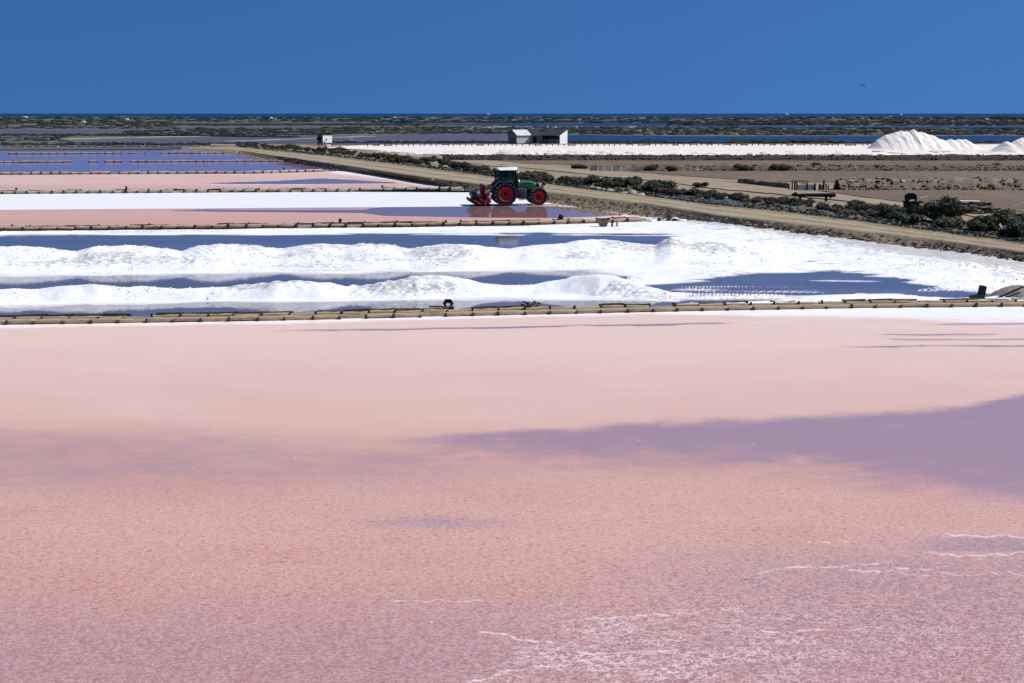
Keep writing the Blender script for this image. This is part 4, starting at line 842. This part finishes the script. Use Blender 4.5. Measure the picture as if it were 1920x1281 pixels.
gw = MB(); gw.add([(-.63, -.70, 2.05), (-.63, .70, 2.05), (-.51, .68, 2.9), (-.51, -.68, 2.9)], [(0, 1, 2, 3)]); gw.build('rear_window', GLASS, cab)
rf = MB(); rf.prism([(-.50, 2.97), (1.02, 2.97), (1.18, 3.20), (.9, 3.215), (-.58, 3.17)], -.80, .80); rf.v = [(x, y * (.62 if z > 3.1 else 1), z) for x, y, z in rf.v]; rf.build('roof', ROOFW, T, bevel=.03)
bc = MB(); bc.cyl((-.05, .45, 3.16), (-.05, .45, 3.36), .02, .02, 6); bc.cyl((-.05, .45, 3.34), (-.05, .45, 3.50), .075, .055, 10); bc.build('beacon', ORANGE, T)
st = MB(); st.box((.05, 0, 2.0), (.5, .5, .14)); st.box((-.2, 0, 2.3), (.12, .5, .6)); st.build('seat', SEATM, T, bevel=.03)
sw_ = MB(); sw_.cyl((.95, 0, 1.9), (.68, 0, 2.25), .03, .03, 6)
for k in range(12):
    a, b = k * math.pi / 6, (k + 1) * math.pi / 6
    sw_.cyl((.66 + .1 * math.cos(a), .2 * math.sin(a), 2.26 + .12 * math.cos(a)), (.66 + .1 * math.cos(b), .2 * math.sin(b), 2.26 + .12 * math.cos(b)), .018, .018, 5)
sw_.build('steering_wheel', BLK, T)
for s in (-1, 1):
    mr_ = MB(); mr_.cyl((1.0, s * .66, 2.75), (1.18, s * 1.05, 2.72), .018, .018, 6); mr_.box((1.2, s * 1.08, 2.58), (.06, .2, .34)); mr_.build('mirror', BLK, T)
wl = MB()
for y in (-.5, .5): wl.box((1.1, y, 3.03), (.08, .16, .10)); wl.box((-.56, y, 3.03), (.08, .16, .10))
wl.build('work_lamp', LAMP, T)

# ---- salt lifter hung behind the tractor
M_ = thing('salt_lifter', tl, 'red and black salt lifting implement behind the tractor', 'farm implement', None, YAW)
b = MB(); b.prism([(-3.05, .62), (-2.95, .36), (-2.55, .12), (-1.9, .10), (-1.75, .32), (-2.1, .42), (-2.6, .46), (-2.95, .66)], -1.3, 1.3); b.build('scoop', BLK, M_, bevel=.02)
b = MB(); b.box((-2.45, -1.33, .36), (.7, .05, .12), (0, R(32), 0)); b.build('side_stripe', RED, M_)
b = MB(); b.cyl((-2.45, -1.1, .92), (-2.45, 1.1, .92), .36, .36, 16); b.box((-2.45, 0, .60), (.5, 1.9, .2)); b.prism([(-2.6, 1.2), (-2.3, 1.2), (-2.15, 1.52), (-2.28, 1.5)], -.5, -.3); b.build('hopper', plain('black_drum', (.035, .037, .042), .45, .4, .4, 4), M_, True)
b = MB(); b.prism([(-2.05, .4), (-1.75, .4), (-1.62, 1.2), (-1.66, 1.72), (-1.92, 1.86), (-2.06, 1.62), (-1.95, 1.1)], -.30, -.12); b.prism([(-2.05, .4), (-1.75, .4), (-1.62, 1.2), (-1.66, 1.72), (-1.92, 1.86), (-2.06, 1.62), (-1.95, 1.1)], .12, .30); b.build('tower', DRED, M_, bevel=.02)
b = MB(); b.box((-1.62, 0, .38), (.75, 2.3, .22)); b.box((-1.45, -.9, .70), (.34, .4, .5)); b.box((-1.45, .9, .70), (.34, .4, .5)); b.box((-1.3, 0, 1.0), (.16, 1.2, .2)); b.box((-2.0, 0, .5), (.3, 2.2, .12)); b.build('frame', RED, M_, bevel=.02)
for k in range(9):
    b = MB(); y = -1.1 + k * .275; b.prism([(-1.9, .30), (-1.78, .30), (-1.62, .02), (-1.70, .0)], y - .02, y + .02); b.prism([(-1.5, .30), (-1.4, .30), (-1.25, .02), (-1.33, .0)], y - .02, y + .02); b.build('tine', DRED, M_)
b = MB()
for y in (-.4, .4): b.cyl((-1.3, y, .7), (-.3, y, .72), .05, .05, 8)
b.cyl((-1.6, 0, 1.5), (-.4, 0, 1.35), .045, .045, 8); b.build('linkage', BLK, M_)
b = MB(); b.cyl((-1.9, -.2, 1.3), (-2.35, -.2, 1.0), .04, .04, 8); b.cyl((-2.35, -.2, 1.0), (-2.5, -.2, .95), .065, .065, 8); b.build('hydraulic_ram', RED, M_)
for (x, z) in ((-1.30, 1.02), (-1.38, .78), (-1.28, .62)):
    b = MB(); b.lathe([(.0, -.06), (.10, -.05), (.12, 0), (.10, .05), (.0, .06)], (x, -1.16, z), 12); b.build('reflector', ROOFW, M_, True)

# ------------------------------------------------------------------ buildings
WHT = plain('white_board', (.86, .86, .86), .7, .2, .12, 2); GREYW = m_wood('grey_boards', (.58, .58, .58), (.70, .70, .69), (.42, .41, .40)); SLATE = plain('dark_roof', (.035, .035, .05), .7, .3, .2, 2); PALER = plain('pale_roof', (.58, .58, .57), .7, .3, .15, 1.5); SHADEW = plain('shaded_planks', (.20, .20, .20), .85, .2, .3, 3)  # SHADEW: planks darkened, the shade of the unlit walls is in the colour
# white hut on posts
q = P(613, 273.5, ZR); s = ppm(273.5, ZR)
H_ = thing('hut', q, 'small white square hut on dark posts above the hedge', 'hut', None, R(40)); wd = 23.5 / s; ht = 15.5 / s; b0 = 4.5 / s
b = MB(); b.box((0, wd * .25, b0 + ht / 2), (wd, wd * .5, ht)); b.build('walls', DARK, H_)  # near-black walls: the side's shade is in the colour, rims frame the panels
pw = wd * .86 / 4
for k in range(4): b = MB(); b.box((-wd * .43 + pw * (k + .5) + wd * .05, -.07, b0 + ht * .5), (pw * .97, .06, ht * .9)); b.build('panel', WHT, H_)
for (x, z) in ((-.05, .46), (-.22, .18)): b = MB(); b.box((x * wd, -.125, b0 + ht * z), (.3, .06, .3)); b.build('window', BLK, H_)
b = MB(); b.box((0, wd * .25, b0 + ht + .06), (wd * 1.08, wd * .62, .12)); b.build('roof', DARK, H_)
for x in (-.48, .48):
    for y in (.04, .46): b = MB(); b.box((x * wd, y * wd, b0 / 2 - .1), (.2, .2, b0 + .2)); b.build('post', BLK, H_)
b = MB(); b.box((-wd * .62, wd * .25, b0 + ht * .55), (.5, .6, .7)); b.build('cabinet', BLK, H_)
b = MB(); b.box((.4, -.1, .12), (1.2, .3, .3)); b.build('step', WHT, H_)
# pale cabin and dark-roofed shed
q = P(982, 269, ZR); s = ppm(269, ZR)
C1 = thing('cabin', q, 'pale grey plank cabin left of the dark roofed shed', 'cabin', None, R(32)); W_ = 34 / s; Z1 = 17 / s; Z2 = 27 / s; D_ = 4.2
b = MB(); b.prism([(-W_ / 2, -.2), (W_ / 2, -.2), (W_ / 2, Z1), (-W_ / 2, Z1)], 0, D_); b.add([(-W_ / 2, 0, Z1), (W_ / 2, 0, Z1), (W_ / 2, D_ / 2, Z2 - .1), (-W_ / 2, D_ / 2, Z2 - .1), (W_ / 2, D_, Z1), (-W_ / 2, D_, Z1)], [(0, 1, 2, 3), (3, 2, 4, 5), (0, 3, 5), (1, 4, 2)]); b.build('walls', SHADEW, C1)
for k in range(9): b = MB(); x = -W_ / 2 + W_ / 9 * (k + .5); b.box((x, -.03, Z1 / 2), (W_ / 9 * .93, .06, Z1 * .98)); b.build('plank', GREYW, C1)
b = MB(); nrm_ = math.atan2(Z2 - Z1, D_ / 2); b.box((0, D_ / 4 - .15, (Z1 + Z2) / 2 - .02), (W_ * 1.04, math.hypot(D_ / 2, Z2 - Z1) + .35, .10), (nrm_, 0, 0)); b.build('roof', PALER, C1)
b = MB(); b.box((0, D_ * .75 + .15, (Z1 + Z2) / 2 - .02), (W_ * 1.04, math.hypot(D_ / 2, Z2 - Z1) + .35, .10), (-nrm_, 0, 0)); b.build('roof', SLATE, C1)
q = P(1030, 269, ZR)
C2 = thing('shed', q, 'open fronted shed with dark sloping roof and white end wall', 'shed', None, R(-28)); W2 = 6.2; D2 = 4.6; za = 2.1; zb = 3.55
b = MB(); pl = [(0, -.2), (D2, -.2), (D2, zb), (0, za)]
def endw(mb, x0, x1): mb.add([(x0, y, z) for y, z in pl] + [(x1, y, z) for y, z in pl], [(0, 1, 2, 3), (7, 6, 5, 4), (0, 4, 5, 1), (1, 5, 6, 2), (2, 6, 7, 3), (3, 7, 4, 0)])
endw(b, W2 / 2 - .1, W2 / 2); b.build('end_wall', WHT, C2); b = MB(); endw(b, -W2 / 2, -W2 / 2 + .1); b.build('end_wall', SHADEW, C2)
b = MB(); b.box((0, D2 - .06, zb / 2), (W2 - .22, .1, zb)); b.build('back_wall', SHADEW, C2); b = MB(); b.box((.3, .1, .6), (W2 * .8, .1, 1.2)); b.build('front_wall', SHADEW, C2)
b = MB(); b.box((-.1, D2 / 2 - .15, (za + zb) / 2 + .05), (W2 * .98, math.hypot(D2, zb - za) + .5, .12), (math.atan2(zb - za, D2), 0, 0)); b.build('roof', SLATE, C2)
for x in (-2.2, -.8, 1.6): b = MB(); b.box((x, .06, 1.0), (.16, .16, 2.2)); b.build('post', BLK, C2)
q = P(1006, 269, ZR); C3 = thing('lean_to', q, 'low dark lean-to between the pale cabin and the white walled shed', 'lean-to', None, R(-6))
b = MB(); b.box((0, 2.2, 1.1), (3.0, 3.4, 2.2)); b.build('walls', SHADEW, C3); b = MB(); b.box((0, 2.0, 2.55), (3.2, 4.2, .12), (R(14), 0, 0)); b.build('roof', SLATE, C3); b = MB(); b.box((-.5, .46, .9), (.9, .08, 1.7)); b.build('door', BLK, C3)
for o in (C1, C2, C3): o.scale = (.93, .93, .90)

# far houses on the shore
HOUSEW = plain('house_wall', (.72, .70, .66), .8, .2, .06); HOUSER = plain('house_roof', (.40, .16, .12), .8, .2, .15); BLUER = plain('blue_roof', (.15, .40, .62), .6, .3, .1)
for (x, y, wp, hp, rm, l) in ((46, 221.5, 6, 3, HOUSEW, 'tiny bright white house on the far shore at the left edge'), (235, 224.5, 5, 3, BLUER, 'tiny far house with a blue roof among the scrub'), (155, 229.5, 5, 2.5, HOUSEW, 'tiny white house among the scrub between the blue roof and the left edge'), (509, 223, 5, 3.2, HOUSEW, 'tiny white house on the shore between the sand mound and the white hut'), (741, 222.5, 4, 3, HOUSEW, 'tiny white house on the shore left of the first sailboat'),
                           (1331, 224.8, 10, 3, HOUSER, 'wide low far house with a pale wall and reddish roof'), (1373, 225, 5, 2.6, HOUSEW, 'tiny white house right of the wide low far house'), (1617, 225.5, 6, 4, HOUSER, 'tiny far house with a red roof left of the white boat'), (1852, 225.5, 5, 3, HOUSEW, 'tiny white house among trees on the shore at the right')):
    q = P(x, y, .1); s = ppm(y, .1); wd, ht = wp / s, hp / s; o = thing('house', q, l, 'house', 'tiny houses on the far shore', R(random.uniform(-20, 20)))
    b = MB(); b.box((0, 3, ht * .35), (wd, 6, ht * .7)); b.build('wall', HOUSEW, o); b = MB(); b.add([(-wd * .52, -.2, ht * .7), (wd * .52, -.2, ht * .7), (wd * .52, 6.2, ht * .7), (-wd * .52, 6.2, ht * .7), (-wd * .52, 3, ht), (wd * .52, 3, ht)], [(0, 1, 5, 4), (2, 3, 4, 5), (1, 2, 5), (3, 0, 4), (0, 3, 2, 1)]); b.build('roof', rm, o)

# ------------------------------------------------------------------ boats and kite
SAIL = plain('sail_cloth', (.62, .68, .74), .7, .2, .05); HULL = plain('white_hull', (.75, .75, .75), .4, .4, .05)
def sailboat(px, ytop, ywl, D, label, lean):
    q = gp(px, 300, 0); a = (px - 960) / FPX; X = a * (D * CT + HC * ST)
    o = thing('sailboat', (X, D, -.2), label, 'sailboat', 'sailboats on the sea', R(20)); h = float(crest_z(ytop, D)) + .2
    L = h * .75
    b = MB(); b.add([(-L / 2, -.12 * L, 1.2), (L * .28, -.13 * L, 1.2), (L / 2, 0, 1.5), (L * .28, .13 * L, 1.2), (-L / 2, .12 * L, 1.2), (-L * .45, -.08 * L, -.4), (L * .25, -.08 * L, -.4), (L * .4, 0, -.4), (L * .25, .08 * L, -.4), (-L * .45, .08 * L, -.4)], [(0, 1, 2, 3, 4), (9, 8, 7, 6, 5), (0, 5, 6, 1), (1, 6, 7, 2), (2, 7, 8, 3), (3, 8, 9, 4), (4, 9, 5, 0)]); b.build('hull', HULL, o)
    b = MB(); b.cyl((0, 0, 1), (0, 0, h), .14, .08, 6); b.build('mast', HULL, o)
    b = MB(); b.add([(-.2, .05, 2.6), (-L * .45, .6 * lean, 2.6), (-.2, .05, h * .97), (-L * .2, .5 * lean, h * .5)], [(0, 1, 3), (0, 3, 2)]); b.build('mainsail', SAIL, o)
    b = MB(); b.add([(.2, 0, h * .85), (L * .45, 0, 1.8), (.3, .7 * lean, 2.2)], [(0, 1, 2)]); b.build('foresail', SAIL, o)
sailboat(916, 206.5, 214.5, 6500, 'smallest distant sailboat on the horizon above the tractor', 1)
sailboat(1476, 205.5, 215.5, 5600, 'white sailboat on the horizon right of the middle', 1)
sailboat(1690, 208.5, 217.5, 4800, 'sailboat with bare mast above the tallest salt heap', .2)
q = P(1670, 220.6, -.2); mbt = thing('motorboat', q, 'white motorboat on the sea just off the far shore', 'boat', None, R(15)); L = 9.0 / ppm(220.6)
b = MB(); b.add([(-L / 2, -1.6, 1.6), (L * .2, -1.6, 1.7), (L / 2, 0, 2.3), (L * .2, 1.6, 1.7), (-L / 2, 1.6, 1.6), (-L / 2, -1.2, -.3), (L * .2, -1.1, -.3), (L * .4, 0, -.2), (L * .2, 1.1, -.3), (-L / 2, 1.2, -.3)], [(0, 1, 2, 3, 4), (9, 8, 7, 6, 5), (0, 5, 6, 1), (1, 6, 7, 2), (2, 7, 8, 3), (3, 8, 9, 4), (4, 9, 5, 0)]); b.build('hull', HULL, mbt); b = MB(); b.box((-.5, 0, 2.4), (L * .35, 2.2, 1.6), None, .8); b.build('cabin', HULL, mbt)
KD = 900.0; kz = float(crest_z(163, KD)); kx = (1618 - 960) / FPX * (KD * CT + (HC - kz) * ST); kite = thing('kite', (kx, KD, kz), 'small dark arched kite alone in the blue sky', 'kite'); kr_ = 4.5 / (FPX / KD)
KITE = plain('kite_cloth', (.02, .04, .16), .7, .2, .1); b = MB(); v = []; n = 12
for k in range(n + 1):
    a = R(15 + 165 * k / n); th = .16 + .26 * math.sin(math.pi * k / n)
    for dr_, dy in ((0, 0), (-th * kr_ * .8, -.25), (-th * kr_ * .8, .25)): v.append((math.cos(a) * (kr_ + dr_), dy + .3 * (k / n - .5), math.sin(a) * (kr_ + dr_) * 1.1))
b.add(v, [(k * 3 + i, k * 3 + (i + 1) % 3, k * 3 + 3 + (i + 1) % 3, k * 3 + 3 + i) for k in range(n) for i in range(3)] + [(0, 2, 1), (3 * n, 3 * n + 1, 3 * n + 2)]); b.build('canopy', KITE, kite, True)
b = MB(); b.cyl((kr_ * .95, 0, 0), (kr_ * .7, 0, -kr_ * .9), .12, .08, 5); b.build('bridle', KITE, kite)

# ------------------------------------------------------------------ odds and ends of the salt works
BLKW = m_wood('black_timber', (.018, .016, .014), (.045, .038, .032), (.012, .011, .010)); RUST = plain('rusty_steel', (.045, .026, .02), .8, .3, .5, 3)
def pt(x, y, z=0.0): return P(x, y, z)
# sluice frame on the near dike
s = ppm(585); q = pt(838, 586.5); o = thing('sluice_gate', q + Vector((0, 1.0, .12)), 'black six sided sluice frame standing on the near timber dike', 'sluice'); r_ = .2
pts = [(-.20, .12), (-.12, .0), (.12, .0), (.20, .12), (.11, .28), (-.11, .28)]
for k in range(6):
    if k == 1: continue
    o.scale = (.85, .85, .82)
    a, c = pts[k], pts[(k + 1) % 6]; b = MB(); d = Vector((c[0] - a[0], 0, c[1] - a[1])); m_ = Vector(((a[0] + c[0]) / 2, 0, (a[1] + c[1]) / 2)); b.box(m_, (d.length + .05, .14, .09), (0, -math.atan2(d.z, d.x), 0)); b.build('beam', BLKW, o)
b = MB(); b.prism([(-.15, .13), (-.09, .24), (.09, .24), (.15, .13), (.06, .10), (.03, .16), (-.03, .16), (-.06, .10)], -.03, .05); b.build('panel', BLKW, o)
b = MB(); b.box((.02, -.25, -.06), (.52, .3, .10)); b.build('sill', BLKW, o); b = MB(); b.box((-.55, -.1, -.02), (.7, .12, .05)); b.build('plank', BLKW, o)
# timber crib
q = pt(995, 588); o = thing('timber_crib', q + Vector((0, .9, .12)), 'tangle of short dark timbers heaped on the near dike', 'timber heap'); rr = random.Random(3)
for k in range(16): b = MB(); a = rr.uniform(0, 3.1); c = Vector((rr.uniform(-.3, .3), rr.uniform(-.3, .2), -.02 + .012 * k)); d = Vector((math.cos(a), .5, math.sin(a) * .25)).normalized() * rr.uniform(.1, .22); b.cyl(c - d, c + d, .035, .03, 6); b.build('timber', BLKW if k % 2 else LOGD, o)
# tilted black block + beam + rubble at the right end
q = pt(1858, 570); o = thing('sluice_post', q + Vector((0, 1.2, 0)), 'tilted square black post at the right end of the near dike', 'post'); b = MB(); b.box((.04, 0, .34), (.26, .26, .52), (0, R(8), 0), .95); b.build('post', BLKW, o, bevel=.01); b = MB(); b.box((-.2, -.05, .10), (.5, .3, .2), (0, R(-6), 0)); b.build('footing', BLKW, o, bevel=.01)
q = pt(1915, 567); o = thing('spoil_heap', q + Vector((.3, 1.4, 0)), 'grey brown earth heap with a leaning beam beside the tilted black post', 'earth heap'); gx, gy = np.meshgrid(np.linspace(-1.3, 1.6, 36), np.linspace(-.7, 1.2, 26)); gz = .5 * np.clip(1 - ((gx - .2) / 1.25) ** 2 - ((gy - .2) / .85) ** 2, 0, 1) ** .8 + (fbm(gx * 4, gy * 4, 4, 5) - .5) * .14 - .03
link('earth', mesh_np('earth', np.stack([gx, gy, gz], -1), grid_faces(26, 36)), o, m_soil('grey_earth', ((.22, .19, .16), (.36, .32, .28), (.12, .1, .09)), 3)); b = MB(); b.cyl((-1.0, -.45, .02), (.15, -.4, .52), .045, .04, 7); b.build('beam', BLKW, o)
# bucket-shaped sluice box, dark stump, heap of pale debris
q = pt(1132, 427.5); o = thing('sluice_box', q + Vector((0, .6, 0)), 'dark bucket shaped sluice box where the middle dike meets the salt', 'sluice'); b = MB(); b.add([(-.2, -.2, 0), (.2, -.2, 0), (.2, .2, 0), (-.2, .2, 0), (-.48, -.3, .55), (.42, -.3, .55), (.42, .3, .55), (-.48, .3, .55)], [(0, 3, 2, 1), (0, 1, 5, 4), (1, 2, 6, 5), (2, 3, 7, 6), (3, 0, 4, 7)]); b.build('box', LOGD, o); b = MB(); b.box((-.03, 0, .56), (1.0, .1, .07)); b.build('bar', BLKW, o)
for x in (.62, .95): b = MB(); b.box((x, 0, .22), (.12, .14, .5)); b.build('post', BLKW if x < .7 else LOG, o)
q = pt(1051, 418); o = thing('mooring_stump', q + Vector((0, .3, .15)), 'dark rounded stump with a white top on the middle dike', 'stump'); b = MB(); b.cyl((0, 0, -.1), (.03, 0, .30), .17, .20, 10); b.cyl((.03, 0, .30), (.06, 0, .42), .20, .10, 10); b.build('stump', BLKW, o); b = MB(); b.box((-.2, -.05, .22), (.12, .22, .28), None, .6); b.build('salt_cap', ROOFW, o)
q = pt(1252, 417.5); o = thing('debris_heap', q + Vector((0, .3, .05)), 'heap of black stones and white plaster lumps at the foot of the bank', 'rubble heap'); rr = random.Random(5)
for k in range(34):
    me = BM[k % 4].copy(); me.materials.clear(); me.materials.append(BLKW if rr.random() < .5 else ROOFW) ; e = link('stone', me, o); u = rr.uniform(-1, 1); e.location = (u * 1.2, rr.uniform(-.6, .6), .08 + .22 * (1 - abs(u)) * rr.random()); k_ = rr.uniform(.08, .2); e.scale = (k_ * 1.4, k_, k_ * .8)
# stubs standing beside the dikes
for (x, y, h, l) in ((715, 358, .55, 'leaning dark stub on the dike left of the tractor'), (531, 323, .6, 'upright dark stub on the dike at the nearest violet pond'), (635, 424, .5, 'forked weathered stub on the middle dike'), (27, 362, .5, 'weathered stub on the far dike at the left edge'), (234, 363, .7, 'thick weathered stub on the far dike')):
    o = thing('wooden_stub', pt(x, y) + Vector((0, .4, 0)), l, 'stub'); b = MB(); b.cyl((0, 0, -.1), (.05, 0, h), .11, .08, 7); b.cyl((.02, 0, h * .5), (.22, 0, h * .8), .05, .04, 6); b.build('trunk', BLKW, o)
# old wooden pen
q = pt(1520, 357, ZR); s = ppm(357, ZR); o = thing('wooden_pen', q, 'ruined wooden pen of dark posts and grey panels', 'pen')
for (x, h, wd) in ((-41, 11, 3), (-35, 16, 3), (-30, 17, 4), (-26, 15, 3), (-7, 14, 4), (8, 13, 4), (16, 12, 3), (24, 19, 4), (29, 12, 3), (33, 9, 3)):
    b = MB(); b.cyl((x / s, 0, -.1), ((x + random.uniform(-.6, .6)) / s, random.uniform(-.1, .1), h / s), wd / s / 2, wd / s / 2.4, 7); b.build('post', BLKW, o)
for (x, w_) in ((-17, 17), (1, 12), (19, 8)): b = MB(); b.box((x / s, .15, 5.5 / s), (w_ / s, .06, 10 / s)); b.build('panel', GREYW, o)
for (x, w_, z) in ((-20, 32, 17.5), (-12, 14, 13.5)): b = MB(); b.cyl(((x - w_ / 2) / s, .05, z / s), ((x + w_ / 2) / s, .05, (z - .5) / s), .8 / s, .7 / s, 6); b.build('rail', BLKW, o)
o = thing('wooden_post', pt(1459, 351.5, ZR), 'short dark post standing alone left of the old pen', 'post'); b = MB(); b.cyl((0, 0, -.1), (0, 0, 8.5 / s), 1.6 / s, 1.4 / s, 7); b.build('post', BLKW, o)
o = thing('wooden_post', pt(1623, 359.5, ZR), 'thin dark post standing alone in front of the sunlit stone bank', 'post'); b = MB(); b.cyl((0, 0, -.1), (.05, 0, 11 / s), .9 / s, .8 / s, 7); b.build('post', BLKW, o)
# dark fallen beam
q = pt(1526, 379, ZR) + Vector((0, 0, .1)); s = ppm(380, ZR); o = thing('steel_trough', q, 'long black steel trough lying above the hedge on the path', 'trough'); L = 82 / s
b = MB(); b.add([(-L / 2, 0, .50), (L / 2, 0, .54), (L / 2, .7, .60), (-L / 2, .7, .56), (-L * .47, 0, .36), (L * .49, 0, .30), (L * .49, .6, .30), (-L * .47, .6, .36)], [(0, 4, 5, 1), (3, 2, 6, 7), (0, 3, 7, 4), (1, 5, 6, 2), (4, 7, 6, 5), (0, 1, 2, 3)]); b.build('trough', BLK, o)
b = MB(); b.box((L * .43, -.03, .38), (L * .17, .08, .10), (0, R(-28), 0)); b.build('bracket', RUST, o)
for x in (-.3, .3): b = MB(); b.box((x * L, .35, .12), (.14, .4, .32)); b.build('leg', RUST, o)
b = MB(); b.cyl((-L * .47, .1, .52), (-L * .40, .1, .66), .12, .1, 8); b.build('roller', BLK, o)
# black winch
q = pt(1708, 395, ZR); s = ppm(395, ZR); o = thing('winch', q, 'black drum winch rising behind the hedge with a white band', 'winch')
b = MB(); b.cyl((-.1, -.4, 24 / s), (-.1, .4, 24 / s), 8.5 / s, 8.5 / s, 16); b.cyl((-.1, -.46, 24 / s), (-.1, -.4, 24 / s), 9.5 / s, 9.5 / s, 16); b.build('drum', BLK, o); b = MB(); b.box((-.15, -.55, 19.5 / s), (9 / s, .2, 2.4 / s), (0, R(-8), 0)); b.build('band', ROOFW, o)
b = MB(); b.box((0, 0, 8 / s), (24 / s, .9, 18 / s)); b.box((.1, 0, 16.5 / s), (36 / s, .6, 3 / s)); b.build('base', BLK, o, bevel=.02); b = MB(); b.cyl((.4, 0, 22 / s), (1.25, 0, 26 / s), .05, .05, 6); b.build('crank', GREYW, o)
# heap of broken planks
q = pt(1815, 402, ZR); s = ppm(402, ZR); o = thing('plank_heap', q, 'long untidy heap of dark broken planks behind the hedge', 'plank heap'); rr = random.Random(9)
for k in range(110):
    u = rr.uniform(-1, 1); L = rr.uniform(.5, 1.5); b = MB(); b.box((0, 0, 0), (L, .16, .05)); m = LOGD if rr.random() < .4 else (BLKW if rr.random() < .88 else GREYW)
    e = b.build('plank', m, o); e.location = (u * 2.3, rr.uniform(-.5, .8), .1 + rr.random() * .9 * (1 - u * u)); e.rotation_euler = (rr.uniform(-.4, .4), rr.uniform(-.22, .22), rr.uniform(-.8, .8))
for (x, y, L, ry, m, l) in ((1852, 386, .9, 24, plain('blue_paint', (.08, .22, .50), .6, .3, .2), 'single blue board leaning on the plank heap'), (1838, 382, .9, 32, GREYW, 'pale grey pole leaning left of the blue board'), (1915, 385, 1.3, -22, GREYW, 'grey pole lying at the right edge above the hedge'), (1752, 379, .6, -5, ROOFW, 'short white board lying between the winch and the plank heap'), (1785, 372, .9, -12, GREYW, 'pale stick above the left end of the plank heap')):
    o = thing('loose_board', pt(x, y + 6, ZR + .05), l, 'board'); b = MB(); b.box((0, 0, .35), (L, .14, .07), (0, R(ry), 0)); b.build('board', m, o)
# pale upright slabs
def slabs(label, xs, y, hp, col_):
    s = ppm(y, ZR); o = thing('slab_row', pt(sum(xs) / len(xs), y, ZR), label, 'slab row'); cx = sum(xs) / len(xs)
    for k in range(len(xs) - 1):
        w_ = (xs[k + 1] - xs[k]) / s; b = MB(); b.box((((xs[k] + xs[k + 1]) / 2 - cx) / s, random.uniform(0, .15), hp / s / 2 * random.uniform(.85, 1.05)), (w_ * .86, .12, hp / s), (R(random.uniform(-14, -2)), R(random.uniform(-4, 4)), R(random.uniform(-6, 6)))); b.build('slab', col_, o)
CONC = plain('pale_concrete', (.46, .40, .33), .9, .15, .25, 2); CONCD = plain('grey_concrete', (.22, .19, .165), .9, .15, .3, 2)
slabs('row of pale upright concrete slabs in front of the hedge path', [1104, 1122, 1131, 1147, 1165, 1178, 1187], 321.5, 11, CONC)
slabs('row of grey upright slabs at the left end of the dark rubble bank', [906, 917, 929, 941, 954, 966], 301.5, 9, CONCD)
o = thing('pump_box', pt(1240, 301, ZR), 'small dark box with a white foot on the rubble bank', 'pump box'); s = ppm(301, ZR); b = MB(); b.box((0, 0, 4.5 / s), (8 / s, .6, 9 / s)); b.build('box', BLK, o); b = MB(); b.box((-3 / s, -.35, 1.6 / s), (5 / s, .2, 3 / s)); b.build('foot', ROOFW, o)
o = thing('pump_box', pt(1045, 301, ZR), 'small dark grey sluice opening in the rubble bank right of the grey slabs', 'pump box'); b = MB(); b.box((0, 0, 4 / s), (7 / s, .6, 8 / s)); b.build('box', BLK, o); b = MB(); b.box((0, -.33, 6.5 / s), (8 / s, .1, 2 / s)); b.build('lintel', CONCD, o)
for (x, l) in ((654, 'left white marker block of the pair right of the hut'), (658.7, 'right white marker block of the pair right of the hut')):
    o = link('marker_block', MB().box((0, 0, .3), (.5, .5, .7), None, .8).mesh('marker_block'), None, ROOFW); o.location = pt(x, 263.5, .2); tag(o, l, 'marker')
